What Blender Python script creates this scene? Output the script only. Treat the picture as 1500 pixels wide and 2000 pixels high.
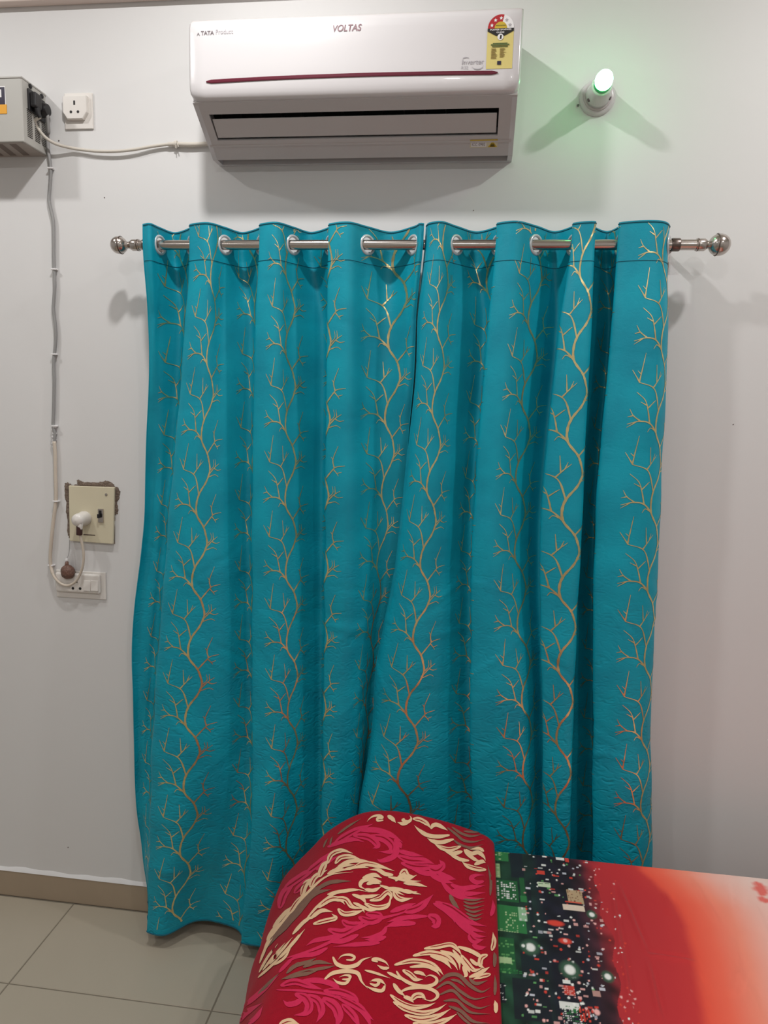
import bpy, bmesh, math, random
import numpy as np
from mathutils import Vector, Matrix

for o in list(bpy.data.objects):
    bpy.data.objects.remove(o, do_unlink=True)
SC = bpy.context.scene
COL = SC.collection
random.seed(7)

# ------------------------------------------------------------------ camera
FPX = 1378.0
YAW, PITCH, ROLL = [math.radians(a) for a in (6.979, 8.049, -1.614)]
CAM = np.array([0.0, -2.0, 1.638])
def _basis():
    cy, sy, cp, sp, cr, sr = math.cos(YAW), math.sin(YAW), math.cos(PITCH), math.sin(PITCH), math.cos(ROLL), math.sin(ROLL)
    fwd = np.array([-sy*cp, cy*cp, -sp]); right = np.array([cy, sy, 0.0]); down = np.cross(fwd, right)
    return np.array([cr*right + sr*down, -sr*right + cr*down, fwd])
MB_ = _basis()
cam_d = bpy.data.cameras.new('camera'); cam = bpy.data.objects.new('camera', cam_d); COL.objects.link(cam)
cam_d.sensor_fit = 'HORIZONTAL'; cam_d.sensor_width = 36.0; cam_d.lens = 36.0*FPX/1500.0; cam_d.clip_start = 0.02
r_, d_, f_ = MB_
cam.matrix_world = Matrix(((r_[0], -d_[0], -f_[0], CAM[0]), (r_[1], -d_[1], -f_[1], CAM[1]), (r_[2], -d_[2], -f_[2], CAM[2]), (0, 0, 0, 1)))
SC.camera = cam

def ray(x, y): return MB_.T @ np.array([(x-750)/FPX, (y-1000)/FPX, 1.0])
def wy(x, y, Y=0.0):            # measured photo point -> point on the plane Y
    d = ray(x, y); return CAM + (Y-CAM[1])/d[1]*d
def wz(x, y, z):                # measured photo point -> point at height z
    d = ray(x, y); return CAM + (z-CAM[2])/d[2]*d
def wx(x, y, X):
    d = ray(x, y); return CAM + (X-CAM[0])/d[0]*d

# ------------------------------------------------------------------ world + exposure
W = bpy.data.worlds.new('world'); SC.world = W; W.use_nodes = True
W.node_tree.nodes['Background'].inputs[0].default_value = (0.8, 0.85, 1, 1)
W.node_tree.nodes['Background'].inputs[1].default_value = 0.0
VS = SC.view_settings
VS.view_transform = 'Standard'; VS.look = 'None'; VS.gamma = 1.0; VS.use_curve_mapping = False
VS.exposure = 0.28
CEIL = 3.05
LAMPS = [(-1.8, -0.75, 6.5), (-0.6, -0.75, 11.0), (1.1, -0.75, 10.0), (-1.8, -2.75, 7.0), (-0.2, -2.75, 9.0), (1.4, -2.75, 12.0)]   # ceiling downlights x, y, watts (built below); rear row is unseen, added as room fill

# ------------------------------------------------------------------ helpers
def srgb(r, g, b):
    f = lambda c: (c/255/12.92) if c/255 <= 0.04045 else ((c/255+0.055)/1.055)**2.4
    return (f(r), f(g), f(b), 1.0)

def mat(name, col, rough=0.5, metal=0.0, spec=0.5, noise=None, bump=None, sheen=0, emit=None, coat=0):
    """noise=(scale, amount) soft colour variation; bump=(scale, strength, distance)"""
    m = bpy.data.materials.new(name); m.use_nodes = True
    nt = m.node_tree; b = nt.nodes['Principled BSDF']
    b.inputs['Base Color'].default_value = col; b.inputs['Roughness'].default_value = rough
    b.inputs['Metallic'].default_value = metal; b.inputs['Specular IOR Level'].default_value = spec
    if sheen: b.inputs['Sheen Weight'].default_value = sheen
    if coat: b.inputs['Coat Weight'].default_value = coat
    tc = nt.nodes.new('ShaderNodeTexCoord')
    if noise:
        n = nt.nodes.new('ShaderNodeTexNoise'); n.inputs['Scale'].default_value = noise[0]; n.inputs['Detail'].default_value = 5
        nt.links.new(tc.outputs['Object'], n.inputs['Vector'])
        mx = nt.nodes.new('ShaderNodeMix'); mx.data_type = 'RGBA'
        a = noise[1]
        mx.inputs[6].default_value = tuple(c*(1-a) for c in col[:3])+(1,)
        mx.inputs[7].default_value = tuple(min(1, c*(1+a)) for c in col[:3])+(1,)
        nt.links.new(n.outputs['Fac'], mx.inputs[0]); nt.links.new(mx.outputs[2], b.inputs['Base Color'])
    if bump:
        n2 = nt.nodes.new('ShaderNodeTexNoise'); n2.inputs['Scale'].default_value = bump[0]; n2.inputs['Detail'].default_value = 6
        nt.links.new(tc.outputs['Object'], n2.inputs['Vector'])
        bp = nt.nodes.new('ShaderNodeBump'); bp.inputs['Strength'].default_value = bump[1]; bp.inputs['Distance'].default_value = bump[2]
        nt.links.new(n2.outputs['Fac'], bp.inputs['Height']); nt.links.new(bp.outputs['Normal'], b.inputs['Normal'])
    if emit:
        b.inputs['Emission Color'].default_value = emit[0]; b.inputs['Emission Strength'].default_value = emit[1]
    return m

class MB:
    """collects verts/faces, builds one mesh object"""
    def __init__(s): s.v = []; s.f = []; s.mi = []
    def add(s, vs, fs, mi=0):
        n = len(s.v); s.v += [tuple(map(float, p)) for p in vs]; s.f += [tuple(i+n for i in f) for f in fs]; s.mi += [mi]*len(fs); return s
    def box(s, a, b, mi=0):
        (x0, y0, z0), (x1, y1, z1) = a, b
        return s.add([(x0,y0,z0),(x1,y0,z0),(x1,y1,z0),(x0,y1,z0),(x0,y0,z1),(x1,y0,z1),(x1,y1,z1),(x0,y1,z1)],
                     [(0,3,2,1),(4,5,6,7),(0,1,5,4),(1,2,6,5),(2,3,7,6),(3,0,4,7)], mi)
    def tube(s, pts, r, n=10, cap=True, mi=0):
        pts = [np.array(p, float) for p in pts]; m = len(pts)
        rs = r if isinstance(r, (list, tuple)) else [r]*m
        ref = None; rings = []
        for i in range(m):
            t = pts[min(i+1, m-1)]-pts[max(i-1, 0)]; t = t/ (np.linalg.norm(t)+1e-12)
            if ref is None:
                ref = np.array([0,0,1.0]) if abs(t[2]) < .9 else np.array([1.0,0,0])
            u = ref-t*np.dot(ref, t); u /= np.linalg.norm(u)+1e-12; w = np.cross(t, u); ref = u
            rings.append([pts[i]+rs[i]*(math.cos(2*math.pi*k/n)*u+math.sin(2*math.pi*k/n)*w) for k in range(n)])
        vs = [p for rg in rings for p in rg]
        fs = [(i*n+k, i*n+(k+1) % n, (i+1)*n+(k+1) % n, (i+1)*n+k) for i in range(m-1) for k in range(n)]
        if cap: fs += [tuple(range(n-1, -1, -1)), tuple((m-1)*n+k for k in range(n))]
        return s.add(vs, fs, mi)
    def lathe(s, prof, o, ax, n=24, mi=0, cap=True):
        """prof: (radius, distance along axis)"""
        ax = np.array(ax, float); ax /= np.linalg.norm(ax); o = np.array(o, float)
        u = np.cross(ax, [0,0,1.0] if abs(ax[2]) < .9 else [1.0,0,0]); u /= np.linalg.norm(u); w = np.cross(ax, u)
        vs = [o+ax*h+r*(math.cos(2*math.pi*k/n)*u+math.sin(2*math.pi*k/n)*w) for r, h in prof for k in range(n)]
        fs = [(i*n+k, i*n+(k+1) % n, (i+1)*n+(k+1) % n, (i+1)*n+k) for i in range(len(prof)-1) for k in range(n)]
        if cap: fs += [tuple(range(n-1, -1, -1)), tuple((len(prof)-1)*n+k for k in range(n))]
        return s.add(vs, fs, mi)
    def prism(s, poly, a0, a1, axis=0, mi=0):
        """poly: 2D points in the two other axes; extruded from a0 to a1 along axis"""
        n = len(poly)
        def P(a, q): l = list(q); l.insert(axis, a); return tuple(l)
        vs = [P(a0, q) for q in poly]+[P(a1, q) for q in poly]
        fs = [tuple(range(n-1, -1, -1)), tuple(range(n, 2*n))]+[(i, (i+1) % n, n+(i+1) % n, n+i) for i in range(n)]
        return s.add(vs, fs, mi)
    def build(s, name, m, parent=None, smooth=False, bevel=0, recalc=True):
        me = bpy.data.meshes.new(name); me.from_pydata(s.v, [], s.f)
        ms = m if isinstance(m, (list, tuple)) else [m]
        for q in ms: me.materials.append(q)
        if len(ms) > 1: me.polygons.foreach_set('material_index', s.mi)
        if recalc:
            bm = bmesh.new(); bm.from_mesh(me); bmesh.ops.recalc_face_normals(bm, faces=bm.faces)
            bm.to_mesh(me); bm.free()
        if smooth:
            me.polygons.foreach_set('use_smooth', [True]*len(me.polygons))
            if smooth != 'all': me.set_sharp_from_angle(angle=math.radians(40))
        me.update()
        o = bpy.data.objects.new(name, me); COL.objects.link(o)
        if parent: o.parent = parent; o.matrix_parent_inverse = parent.matrix_world.inverted()
        if bevel:
            md = o.modifiers.new('bevel', 'BEVEL'); md.width = bevel; md.segments = 3; md.limit_method = 'ANGLE'; md.angle_limit = math.radians(40)
        return o

def empty(name, loc, label, cat, group=None):
    o = bpy.data.objects.new(name, None); COL.objects.link(o); o.location = tuple(map(float, loc)); o.empty_display_size = .02
    bpy.context.view_layer.update()
    return tag(o, label, cat, group)
def tag(o, label, cat, group=None):
    o['label'] = label; o['category'] = cat
    if group: o['group'] = group
    return o
def struct(o): o['kind'] = 'structure'; return o

def grid_mesh(P, name, m, parent=None, mask=None, smooth=True):
    """P: (nv, nu, 3) array"""
    nv, nu = P.shape[:2]
    idx = np.arange(nv*nu).reshape(nv, nu)
    q = np.stack([idx[:-1,:-1], idx[:-1,1:], idx[1:,1:], idx[1:,:-1]], -1).reshape(-1, 4)
    if mask is not None: q = q[mask.reshape(-1)]
    me = bpy.data.meshes.new(name); me.from_pydata(P.reshape(-1, 3).tolist(), [], q.tolist())
    me.materials.append(m)
    if smooth: me.polygons.foreach_set('use_smooth', [True]*len(me.polygons))
    me.update()
    o = bpy.data.objects.new(name, me); COL.objects.link(o)
    if parent: o.parent = parent; o.matrix_parent_inverse = parent.matrix_world.inverted()
    return o

def catmull(pts, n=8):
    pts = np.array(pts, float)
    if len(pts) < 3:
        t = np.linspace(0, 1, n*(len(pts)-1)+1)[:, None]; return pts[0]*(1-t)+pts[-1]*t
    p = np.vstack([2*pts[0]-pts[1], pts, 2*pts[-1]-pts[-2]]); out = []
    for i in range(1, len(p)-2):
        for k in range(n):
            t = k/n; a, b, c, d = p[i-1], p[i], p[i+1], p[i+2]
            out.append(.5*((2*b)+(-a+c)*t+(2*a-5*b+4*c-d)*t*t+(-a+3*b-3*c+d)*t**3))
    out.append(p[-2]); return np.array(out)

FONT = None
def text(s, name, m, parent, org, xdir, zdir, height, width=None, shear=0.0, bold=0.0, depth=.0004):
    """flat lettering; org = lower-left corner; xdir, zdir unit vectors; returns a mesh object"""
    cu = bpy.data.curves.new('t', 'FONT'); cu.body = s; cu.size = 1.0; cu.shear = shear; cu.offset = bold; cu.extrude = 0.0
    t = bpy.data.objects.new('t', cu); COL.objects.link(t)
    dg = bpy.context.evaluated_depsgraph_get(); me = bpy.data.meshes.new_from_object(t.evaluated_get(dg))
    bpy.data.objects.remove(t); bpy.data.curves.remove(cu)
    co = np.array([v.co[:] for v in me.vertices]); lo = co.min(0); hi = co.max(0)
    sc = height/(hi[1]-lo[1]); sx = width/(hi[0]-lo[0]) if width else sc
    X = np.array(xdir, float); Z = np.array(zdir, float); N = np.cross(X, Z)   # toward viewer when X right, Z up -> -Y
    Q = np.array(org)+((co[:, :1]-lo[0])*sx)*X+((co[:, 1:2]-lo[1])*sc)*Z
    for v, p in zip(me.vertices, Q): v.co = p
    me.materials.clear(); me.materials.append(m); me.update()
    o = bpy.data.objects.new(name, me); COL.objects.link(o)
    if parent: o.parent = parent; o.matrix_parent_inverse = parent.matrix_world.inverted()
    return o

# ------------------------------------------------------------------ materials
M = {}
M['wall'] = mat('wall_paint', srgb(220, 219, 218), .62, spec=.3, noise=(1.6, .018), bump=(60, .08, .002))
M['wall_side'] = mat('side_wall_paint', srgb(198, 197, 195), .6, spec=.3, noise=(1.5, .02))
M['ceiling'] = mat('ceiling_paint', srgb(232, 230, 226), .7, spec=.2, noise=(2, .01))
M['trim'] = mat('trim_paint', srgb(216, 200, 191), .55, noise=(8, .03))
M['tile'] = mat('floor_tile', srgb(172, 163, 146), .3, noise=(3.5, .05), bump=(90, .03, .001))
M['grout'] = mat('grout', srgb(120, 112, 98), .9, noise=(40, .2))
M['skirting'] = mat('skirting_tile', srgb(166, 149, 128), .4, noise=(9, .06))
M['white_plastic'] = mat('white_plastic', srgb(212, 209, 210), .25, noise=(3, .008), coat=.3)
M['grey_plastic'] = mat('ac_lower_plastic', srgb(196, 191, 190), .4, noise=(4, .01))
M['dark'] = mat('outlet_dark', srgb(22, 20, 20), .7, noise=(30, .2))
M['maroon'] = mat('maroon_stripe', srgb(98, 30, 48), .25, noise=(6, .12))
M['ink_red'] = mat('ink_red', srgb(128, 92, 100), .5, noise=(50, .05))
M['ink_grey'] = mat('ink_grey', srgb(110, 100, 104), .5, noise=(50, .05))
M['ink_pale'] = mat('ink_pale', srgb(176, 172, 176), .5, noise=(50, .05))
M['ink_black'] = mat('ink_black', srgb(28, 24, 22), .5, noise=(50, .05))
M['ink_green'] = mat('ink_green', srgb(92, 104, 52), .5, noise=(50, .05))
M['ink_brown'] = mat('ink_brown', srgb(140, 118, 62), .5, noise=(50, .05))
M['lab_yellow'] = mat('label_yellow', srgb(214, 198, 122), .5, noise=(20, .03))
M['lab_gold'] = mat('label_gold', srgb(200, 170, 52), .5, noise=(20, .05))
M['lab_red'] = mat('label_red', srgb(176, 36, 44), .45, noise=(20, .05))
M['lab_white'] = mat('label_white', srgb(232, 230, 230), .45, noise=(20, .01))
M['box_metal'] = mat('box_grey_metal', srgb(176, 174, 168), .42, spec=.5, noise=(5, .03), bump=(300, .05, .0005))
M['box_under'] = mat('box_underside', srgb(158, 148, 140), .5, noise=(8, .05))
M['slot_brown'] = mat('slot_shadow_brown', srgb(112, 100, 92), .7, noise=(20, .1))
M['navy'] = mat('navy_panel', srgb(48, 42, 62), .3, noise=(10, .1))
M['amber'] = mat('amber_label', srgb(226, 160, 30), .5, noise=(20, .06))
M['black_plastic'] = mat('black_plastic', srgb(28, 27, 30), .35, noise=(12, .15))
M['cream_plate'] = mat('cream_plate', srgb(214, 205, 178), .35, noise=(7, .03))
M['cream_white'] = mat('cream_white', srgb(224, 219, 213), .3, noise=(9, .02))
M['cord_white'] = mat('white_cord', srgb(206, 199, 188), .5, noise=(25, .04))
M['cord_grey'] = mat('grey_cord', srgb(148, 147, 146), .5, noise=(25, .05))
M['cord_beige'] = mat('beige_cord', srgb(205, 193, 178), .5, noise=(25, .05))
M['chrome'] = mat('brushed_steel', srgb(196, 188, 182), .2, metal=1.0, noise=(12, .04))
M['steel_dark'] = mat('dark_steel', srgb(120, 108, 102), .32, metal=1.0, noise=(12, .08))
M['mortar'] = mat('chipped_mortar', srgb(120, 104, 92), .95, noise=(120, .45), bump=(150, .9, .006))
M['brown_tape'] = mat('brown_tape', srgb(62, 34, 30), .6, noise=(40, .2))
M['rusty'] = mat('rusty_brown', srgb(112, 82, 70), .5, noise=(110, .9), bump=(90, .9, .006))
M['grommet'] = mat('silver_grommet', srgb(206, 208, 210), .3, metal=.35, noise=(30, .04))
M['sticker'] = mat('sticker_cream', srgb(214, 206, 178), .5, noise=(30, .04))
M['wood'] = mat('bed_wood', srgb(70, 42, 30), .4, noise=(9, .3))
M['mattress'] = mat('mattress_ticking', srgb(60, 58, 80), .9, noise=(60, .1))

# ------------------------------------------------------------------ room shell
RX0, RX1, RY1 = -2.7, 2.2, -3.7
def room():
    wb = struct(MB().box((RX0-.1, 0, -.05), (RX1+.1, .12, CEIL)).build('wall_back', M['wall']))
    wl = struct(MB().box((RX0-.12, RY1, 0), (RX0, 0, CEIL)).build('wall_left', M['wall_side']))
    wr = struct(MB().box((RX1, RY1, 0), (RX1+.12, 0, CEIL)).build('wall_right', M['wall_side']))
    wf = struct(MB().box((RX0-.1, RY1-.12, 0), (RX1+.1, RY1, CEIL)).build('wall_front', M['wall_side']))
    struct(MB().box((RX0-.1, RY1-.1, CEIL), (RX1+.1, .12, CEIL+.1)).build('ceiling', M['ceiling']))
    fl = struct(MB().box((RX0-.1, RY1-.1, -.06), (RX1+.1, .0, -.0015)).build('floor', M['grout']))
    fl['label'] = 'beige square floor tiles with thin dark joints'
    # tiles: joints measured at x=-1.24 and x=-0.64, y=-0.343
    tx, ty, T, g = -1.24, -0.343, .6, .0018
    me_cache = {}
    xs = [tx+k*T for k in range(-3, 7)]; ys = [ty-k*T for k in range(-1, 7)]
    for i in range(len(xs)-1):
        for j in range(len(ys)-1):
            x0, x1 = max(xs[i], RX0)+g, min(xs[i+1], RX1)-g
            y0, y1 = max(ys[j+1], RY1)+g, min(ys[j], -.011)-g
            if x1-x0 < .02 or y1-y0 < .02: continue
            cx, cy, hx, hy = (x0+x1)/2, (y0+y1)/2, (x1-x0)/2, (y1-y0)/2
            key = (round(hx, 4), round(hy, 4)); b = .0012
            if key not in me_cache:
                m_ = MB()
                vs = [(-hx,-hy,-.0014),(hx,-hy,-.0014),(hx,hy,-.0014),(-hx,hy,-.0014),(-hx+b,-hy+b,0),(hx-b,-hy+b,0),(hx-b,hy-b,0),(-hx+b,hy-b,0)]
                m_.add(vs, [(4,5,6,7),(0,1,5,4),(1,2,6,5),(2,3,7,6),(3,0,4,7)])
                o = m_.build('tile', M['tile']); me_cache[key] = o.data
            else:
                o = bpy.data.objects.new('tile', me_cache[key]); COL.objects.link(o)
            o.location = (cx, cy, 0); o.parent = fl
    # skirting pieces
    sk = struct(MB().box((RX0, -.008, 0), (RX1, 0, .091)).build('baseboard_back', M['skirting'], bevel=.0015))
    # white paint bead over the skirting
    n = 160; top = []
    for k in range(n+1):
        x = RX0+(RX1-RX0)*k/n; top.append((x, .0975+.0022*math.sin(k*1.7)+.0018*math.sin(k*.61+1)))
    mb = MB(); vs = []
    for x, z in top: vs += [(x, -.0095, .0905), (x, -.004, z), (x, 0, z+.003)]
    fs = [(3*k+a, 3*k+3+a, 3*k+4+a, 3*k+1+a) for k in range(n) for a in (0, 1)]
    mb.add(vs, fs).build('paint_bead', M['wall'], sk, smooth=True)
    # shallow beam band high on the wall
    zt = wy(0, 8, -.02)[2]
    tr = struct(MB().box((RX0, -.03, zt), (RX1, 0, CEIL-.002)).build('trim_1', M['trim'], bevel=.003))
    return wb
WALL = room()

def downlight(i, x, y, watts):
    e = empty('ceiling_downlight', (x, y, CEIL), 'round recessed ceiling downlight close to the air conditioner wall' if y > -1 else 'added fill downlight in the ceiling over the far side of the bed', 'light', 'recessed ceiling downlights')
    MB().lathe([(.052, -.012), (.075, -.010), (.085, 0), (.05, 0)], (x, y, CEIL), (0, 0, 1), 32, cap=False).build('trim_ring', M['white_plastic'], e, smooth=True)
    dm = M.get('diffuser')
    if dm is None:
        dm = M['diffuser'] = mat('lamp_diffuser', (1, 1, 1, 1), .5, noise=(5, .01), emit=((.985, .99, 1, 1), 6.0))
    MB().lathe([(.0, -.006), (.05, -.006)], (x, y, CEIL), (0, 0, 1), 32, cap=False).build('diffuser', dm, e)
    l = bpy.data.lights.new('lamp', 'AREA'); l.shape = 'DISK'; l.size = .09; l.energy = watts; l.color = (1.0, .985, .972)
    lo = bpy.data.objects.new('lamp', l); COL.objects.link(lo); lo.location = (x, y, CEIL-.014); lo.parent = e; lo.matrix_parent_inverse = e.matrix_world.inverted()
for i, (x, y, w) in enumerate(LAMPS): downlight(i, x, y, w)

# ------------------------------------------------------------------ air conditioner
def aircon():
    X0, X1 = -.735, .072
    e = empty('air_conditioner', ((X0+X1)/2, 0, 2.30), 'white split air conditioner with maroon stripe on the wall above the curtain', 'air conditioner')
    # front panel: loft with rounded lower corners
    prof = [(-.004,2.586),(-.10,2.586),(-.150,2.584),(-.178,2.581),(-.193,2.575),(-.201,2.567),(-.2048,2.556),(-.206,2.54),(-.206,2.50),(-.206,2.46),(-.206,2.43),(-.205,2.415),(-.203,2.405),(-.200,2.398),(-.196,2.393),(-.190,2.390),(-.180,2.389)]
    r = .026
    vs = []; nx = 24
    for (y, z) in prof:
        ins = 0
        if z < 2.389+r: ins = r-math.sqrt(max(0, r*r-(2.389+r-z)**2))
        if y > -.199 and z > 2.5: ins = max(ins, .0)
        ed = .006
        xs = [X0+ins]+[X0+ins+ed]+list(np.linspace(X0+.04, X1-.04, nx-4))+[X1-ins-ed]+[X1-ins]
        for k, x in enumerate(xs):
            yy = y+(.006 if k in (0, nx-1) and y < -.17 else 0)
            vs.append((x, min(yy, -.003), z))
    n = len(prof)
    fs = [(i*nx+k, i*nx+k+1, (i+1)*nx+k+1, (i+1)*nx+k) for i in range(n-1) for k in range(nx-1)]
    mb = MB().add(vs, fs)
    # side returns of the panel
    for k in (0, nx-1):
        ring = [i*nx+k for i in range(n)]
        b = len(mb.v); mb.v += [(mb.v[j][0], max(mb.v[j][1]+.03, -.15), mb.v[j][2]) if mb.v[j][1] < -.16 else mb.v[j] for j in ring]
        for i in range(n-1): mb.f.append((ring[i], ring[i+1], b+i+1, b+i)); mb.mi.append(0)
    mb.build('front_panel', M['white_plastic'], e, smooth='all')
    # rear body with side walls
    Pa, Pb = np.array([-.188, 2.386]), np.array([-.052, 2.300])
    side = [(-.001,2.584),(-.15,2.580),(-.178,2.57),(-.186,2.54),(-.186,2.3845),(-.053,2.3005),(-.001,2.3015)]
    sideb = MB()
    for xa, xb in ((X0+.004, X0+.016), (X1-.016, X1-.004)): sideb.prism(side, xa, xb, 0)
    sideb.box((X0+.01, -.012, 2.301), (X1-.01, -.001, 2.58))
    sideb.build('side_casing', M['white_plastic'], e, smooth=True)
    # lower face
    d = Pb-Pa; L = np.linalg.norm(d); d /= L; nrm = np.array([d[1], -d[0]])   # outward (down-forward)
    if nrm[1] > 0: nrm = -nrm
    def t_of(py, px):
        lo, hi = 0.0, L
        for _ in range(40):
            m = (lo+hi)/2; q = Pa+d*m
            p = wy(px, py, q[0])
            if p[2] < q[1]: lo = m
            else: hi = m
        return m
    def slab(mb, x0, x1, t0, t1, h0, h1, tilt=0.0):
        a, b = Pa+d*t0, Pa+d*t1
        q = [a+nrm*h0, b+nrm*h0, b+nrm*(h1), a+nrm*(h1-tilt)]
        mb.prism([tuple(p) for p in q], x0, x1, 0)
    ts, tl0, tl1, tb0, tb1 = t_of(217, 700), t_of(229, 700), t_of(265, 700), t_of(270, 700), L
    lx0 = wy(412, 240, -.15)[0]; lx1 = wy(974, 225, -.15)[0]
    lh = MB()
    slab(lh, X0+.004, X1-.004, -.004, ts, -.006, 0)
    slab(lh, X0+.004, X1-.004, tb0, tb1, -.006, 0)
    slab(lh, X0+.004, lx0, ts, tb0, -.006, 0)
    slab(lh, lx1, X1-.004, ts, tb0, -.006, 0)
    lh.build('lower_housing', M['grey_plastic'], e)
    rib = MB(); slab(rib, X0+.01, X1-.01, t_of(279, 700), t_of(282, 700), 0, .0016)
    rib.build('housing_ridge', M['grey_plastic'], e)
    cav = MB(); slab(cav, lx0-.005, lx1+.005, ts-.005, tb0+.005, -.04, -.0385)
    cav.build('air_outlet', M['dark'], e)
    for k in range(14):
        xx = lx0+(lx1-lx0)*(k+.5)/14; vn = MB()
        slab(vn, xx-.0012, xx+.0012, ts+.001, tl1, -.036, -.014)
        vn.build('outlet_fin', M['black_plastic'], e)
    lv = MB(); slab(lv, lx0+.003, lx1-.004, tl0, tl1, -.007, -.001, .002)
    lv.build('louver', M['grey_plastic'], e, bevel=.0015)
    # stripe, proud of the panel, slightly bowed
    def pan(px, py):
        p = wy(px, py, -.2066); return p
    pts = [(403,160),(480,155.5),(560,151.5),(640,148.5),(720,146),(800,144.2),(880,143),(972,142)]
    c = catmull([pan(*q) for q in pts], 8); h = .0043
    vs = []; fs = []
    for k, p in enumerate(c):
        hh = h*min(1, math.sqrt(max(0.0, min(k, len(c)-1-k)/1.2+.15)))
        vs += [(p[0], -.2074, p[2]-hh), (p[0], -.2082, p[2]-hh*.6), (p[0], -.2082, p[2]+hh*.6), (p[0], -.2074, p[2]+hh)]
    for k in range(len(c)-1):
        for a in range(3): fs.append((4*k+a, 4*k+4+a, 4*k+5+a, 4*k+1+a))
    fs += [(0, 1, 2, 3), tuple(4*(len(c)-1)+a for a in (3, 2, 1, 0))]
    MB().add(vs, fs).build('maroon_stripe', M['maroon'], e)
    # lettering
    Xd, Zd = (1, 0, 0), (0, 0, 1)
    def yat(z):   # panel surface depth at height z
        P = sorted(prof, key=lambda q: q[1])
        P = [q for q in P if q[0] < -.17]
        return float(np.interp(z, [q[1] for q in P], [q[0] for q in P]))-.0006
    def letter(s, x0, x1, ybase, ytop, m, **kw):
        a = wy(x0, ybase, -.2045); b = wy(x1, ybase, -.2045); t = wy(x0, ytop, -.2045)
        ya = yat(a[2]); yb = yat(t[2]); a[1] = ya
        zd = np.array([0, yb-ya, t[2]-a[2]]); zd /= np.linalg.norm(zd)
        return text(s, 'lettering', m, e, a-np.array([0, .0004, 0]), Xd, zd, t[2]-a[2], b[0]-a[0], **kw)
    letter('VOLTAS', 650.5, 706.5, 63, 49.5, M['ink_red'], shear=.22, bold=.018)
    letter('A', 385, 391, 70.5, 65, M['ink_grey'])
    letter('TATA', 393, 418.5, 69.5, 61.5, M['ink_grey'], bold=.02)
    letter('Product', 422, 455.5, 67.5, 58.5, M['ink_pale'], bold=.0)
    letter('Inverter', 902, 945, 127, 117.5, M['ink_pale'], bold=.006, shear=.1)
    letter('R32', 901, 914, 136, 130, M['ink_pale'])
    for nm, pts in (('swoosh', [(903,117),(905,113.5),(910,112),(916,113)]), ('swoosh', [(921,130),(926,134),(934,135),(941,132.5),(945,127)])):
        cc = catmull([wy(x, y, -.2066) for x, y in pts], 6); vs = []; fs = []
        for k, p in enumerate(cc):
            w = .0010*math.sin(math.pi*(k+.6)/(len(cc)+.2))+.0002
            vs += [(p[0], -.2070, p[2]-w), (p[0], -.2070, p[2]+w)]
        for k in range(len(cc)-1): fs.append((2*k, 2*k+2, 2*k+3, 2*k+1))
        MB().add(vs, fs).build('swoosh_print', M['ink_pale'], e)
    # energy label: drawn in its own frame (mm-like units a: 0..1 across, b: 0..2 up)
    o_ = wy(949, 135, -.2066); rx = wy(1000, 134, -.2066); up = wy(951, 28, -.2066)
    Wd = rx[0]-o_[0]; Hh = up[2]-o_[2]
    Y0 = -.2070
    def L2(a, b, lay):
        z = o_[2]+b*Hh
        return (o_[0]+a*Wd, -.2068-.0002*lay, z)
    def poly(pts, lay, m, name):
        return MB().add([L2(a, b, lay) for a, b in pts], [tuple(range(len(pts)))]).build(name, m, lab, recalc=False)
    asp = Wd/Hh
    def arc(r0, r1, t0, t1, n=14, cx=.5, cb=.735):
        o1 = [(cx+r1*math.cos(t), cb+r1*asp*math.sin(t)) for t in np.linspace(t0, t1, n)]
        i1 = [(cx+r0*math.cos(t), cb+r0*asp*math.sin(t)) for t in np.linspace(t1, t0, n)] if r0 else [(cx, cb)]
        return o1+i1
    base = [(0,0),(1,0),(1,.735)]+arc(0, .5, 0, math.pi, 24)[:-1]+[(0,.735)]
    # base split in strips so it follows the panel curve
    lab = MB().add([L2(a, b, 0) for a, b in [(0,0),(1,0),(1,.735),(0,.735)]], [(0,1,2,3)]).build('energy_label', M['lab_yellow'], e, recalc=False)
    lab['label'] = 'yellow star rating energy label with red arch'
    poly(arc(.0, .5, 0, math.pi, 24), 1, M['lab_white'], 'label_arch')
    poly(arc(.0, .495, math.radians(76), math.pi, 16), 2, M['lab_red'], 'label_red_sector')
    poly(arc(.0, .24, 0, math.pi, 14), 3, M['lab_gold'], 'label_gold_dome')
    for k in range(5):
        t = math.radians(162-36*k); cx, cb = .5+.36*math.cos(t), .735+.36*asp*math.sin(t)
        st = []
        for j in range(10):
            rr = .072 if j % 2 == 0 else .034; q = math.pi/2+j*math.pi/5; st.append((cx+rr*math.cos(q), cb+rr*asp*math.sin(q)))
        poly(st, 4, M['lab_white'] if k < 3 else M['ink_pale'], 'label_star')
    poly([(0,.735),(0,.685),(.33,.60),(.66,.60),(1,.685),(1,.735)], 4, M['ink_black'], 'label_banner')
    poly([(.5+.115*math.cos(t), .578+.115*asp*math.sin(t)) for t in np.linspace(0, 2*math.pi, 20)[:-1]], 5, M['lab_white'], 'label_badge')
    poly([(.47,.54),(.54,.54),(.55,.61),(.49,.61)], 6, M['ink_black'], 'label_badge_mark')
    def ltext(s, a, b, wd, ht, m):
        p = np.array(L2(a, b, 6)); q = np.array(L2(a, b+ht, 6)); zd = (q-p)/np.linalg.norm(q-p)
        return text(s, 'lettering', m, lab, p, (1, 0, 0), zd, ht*Hh, wd*Wd, bold=.02)
    ltext('POWER SAVINGS', .1, .695, .8, .03, M['lab_white'])
    ltext('GUIDE', .34, .645, .3, .03, M['lab_white'])
    ltext('MORE SAVINGS', .32, .775, .36, .022, M['ink_green'])
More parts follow.
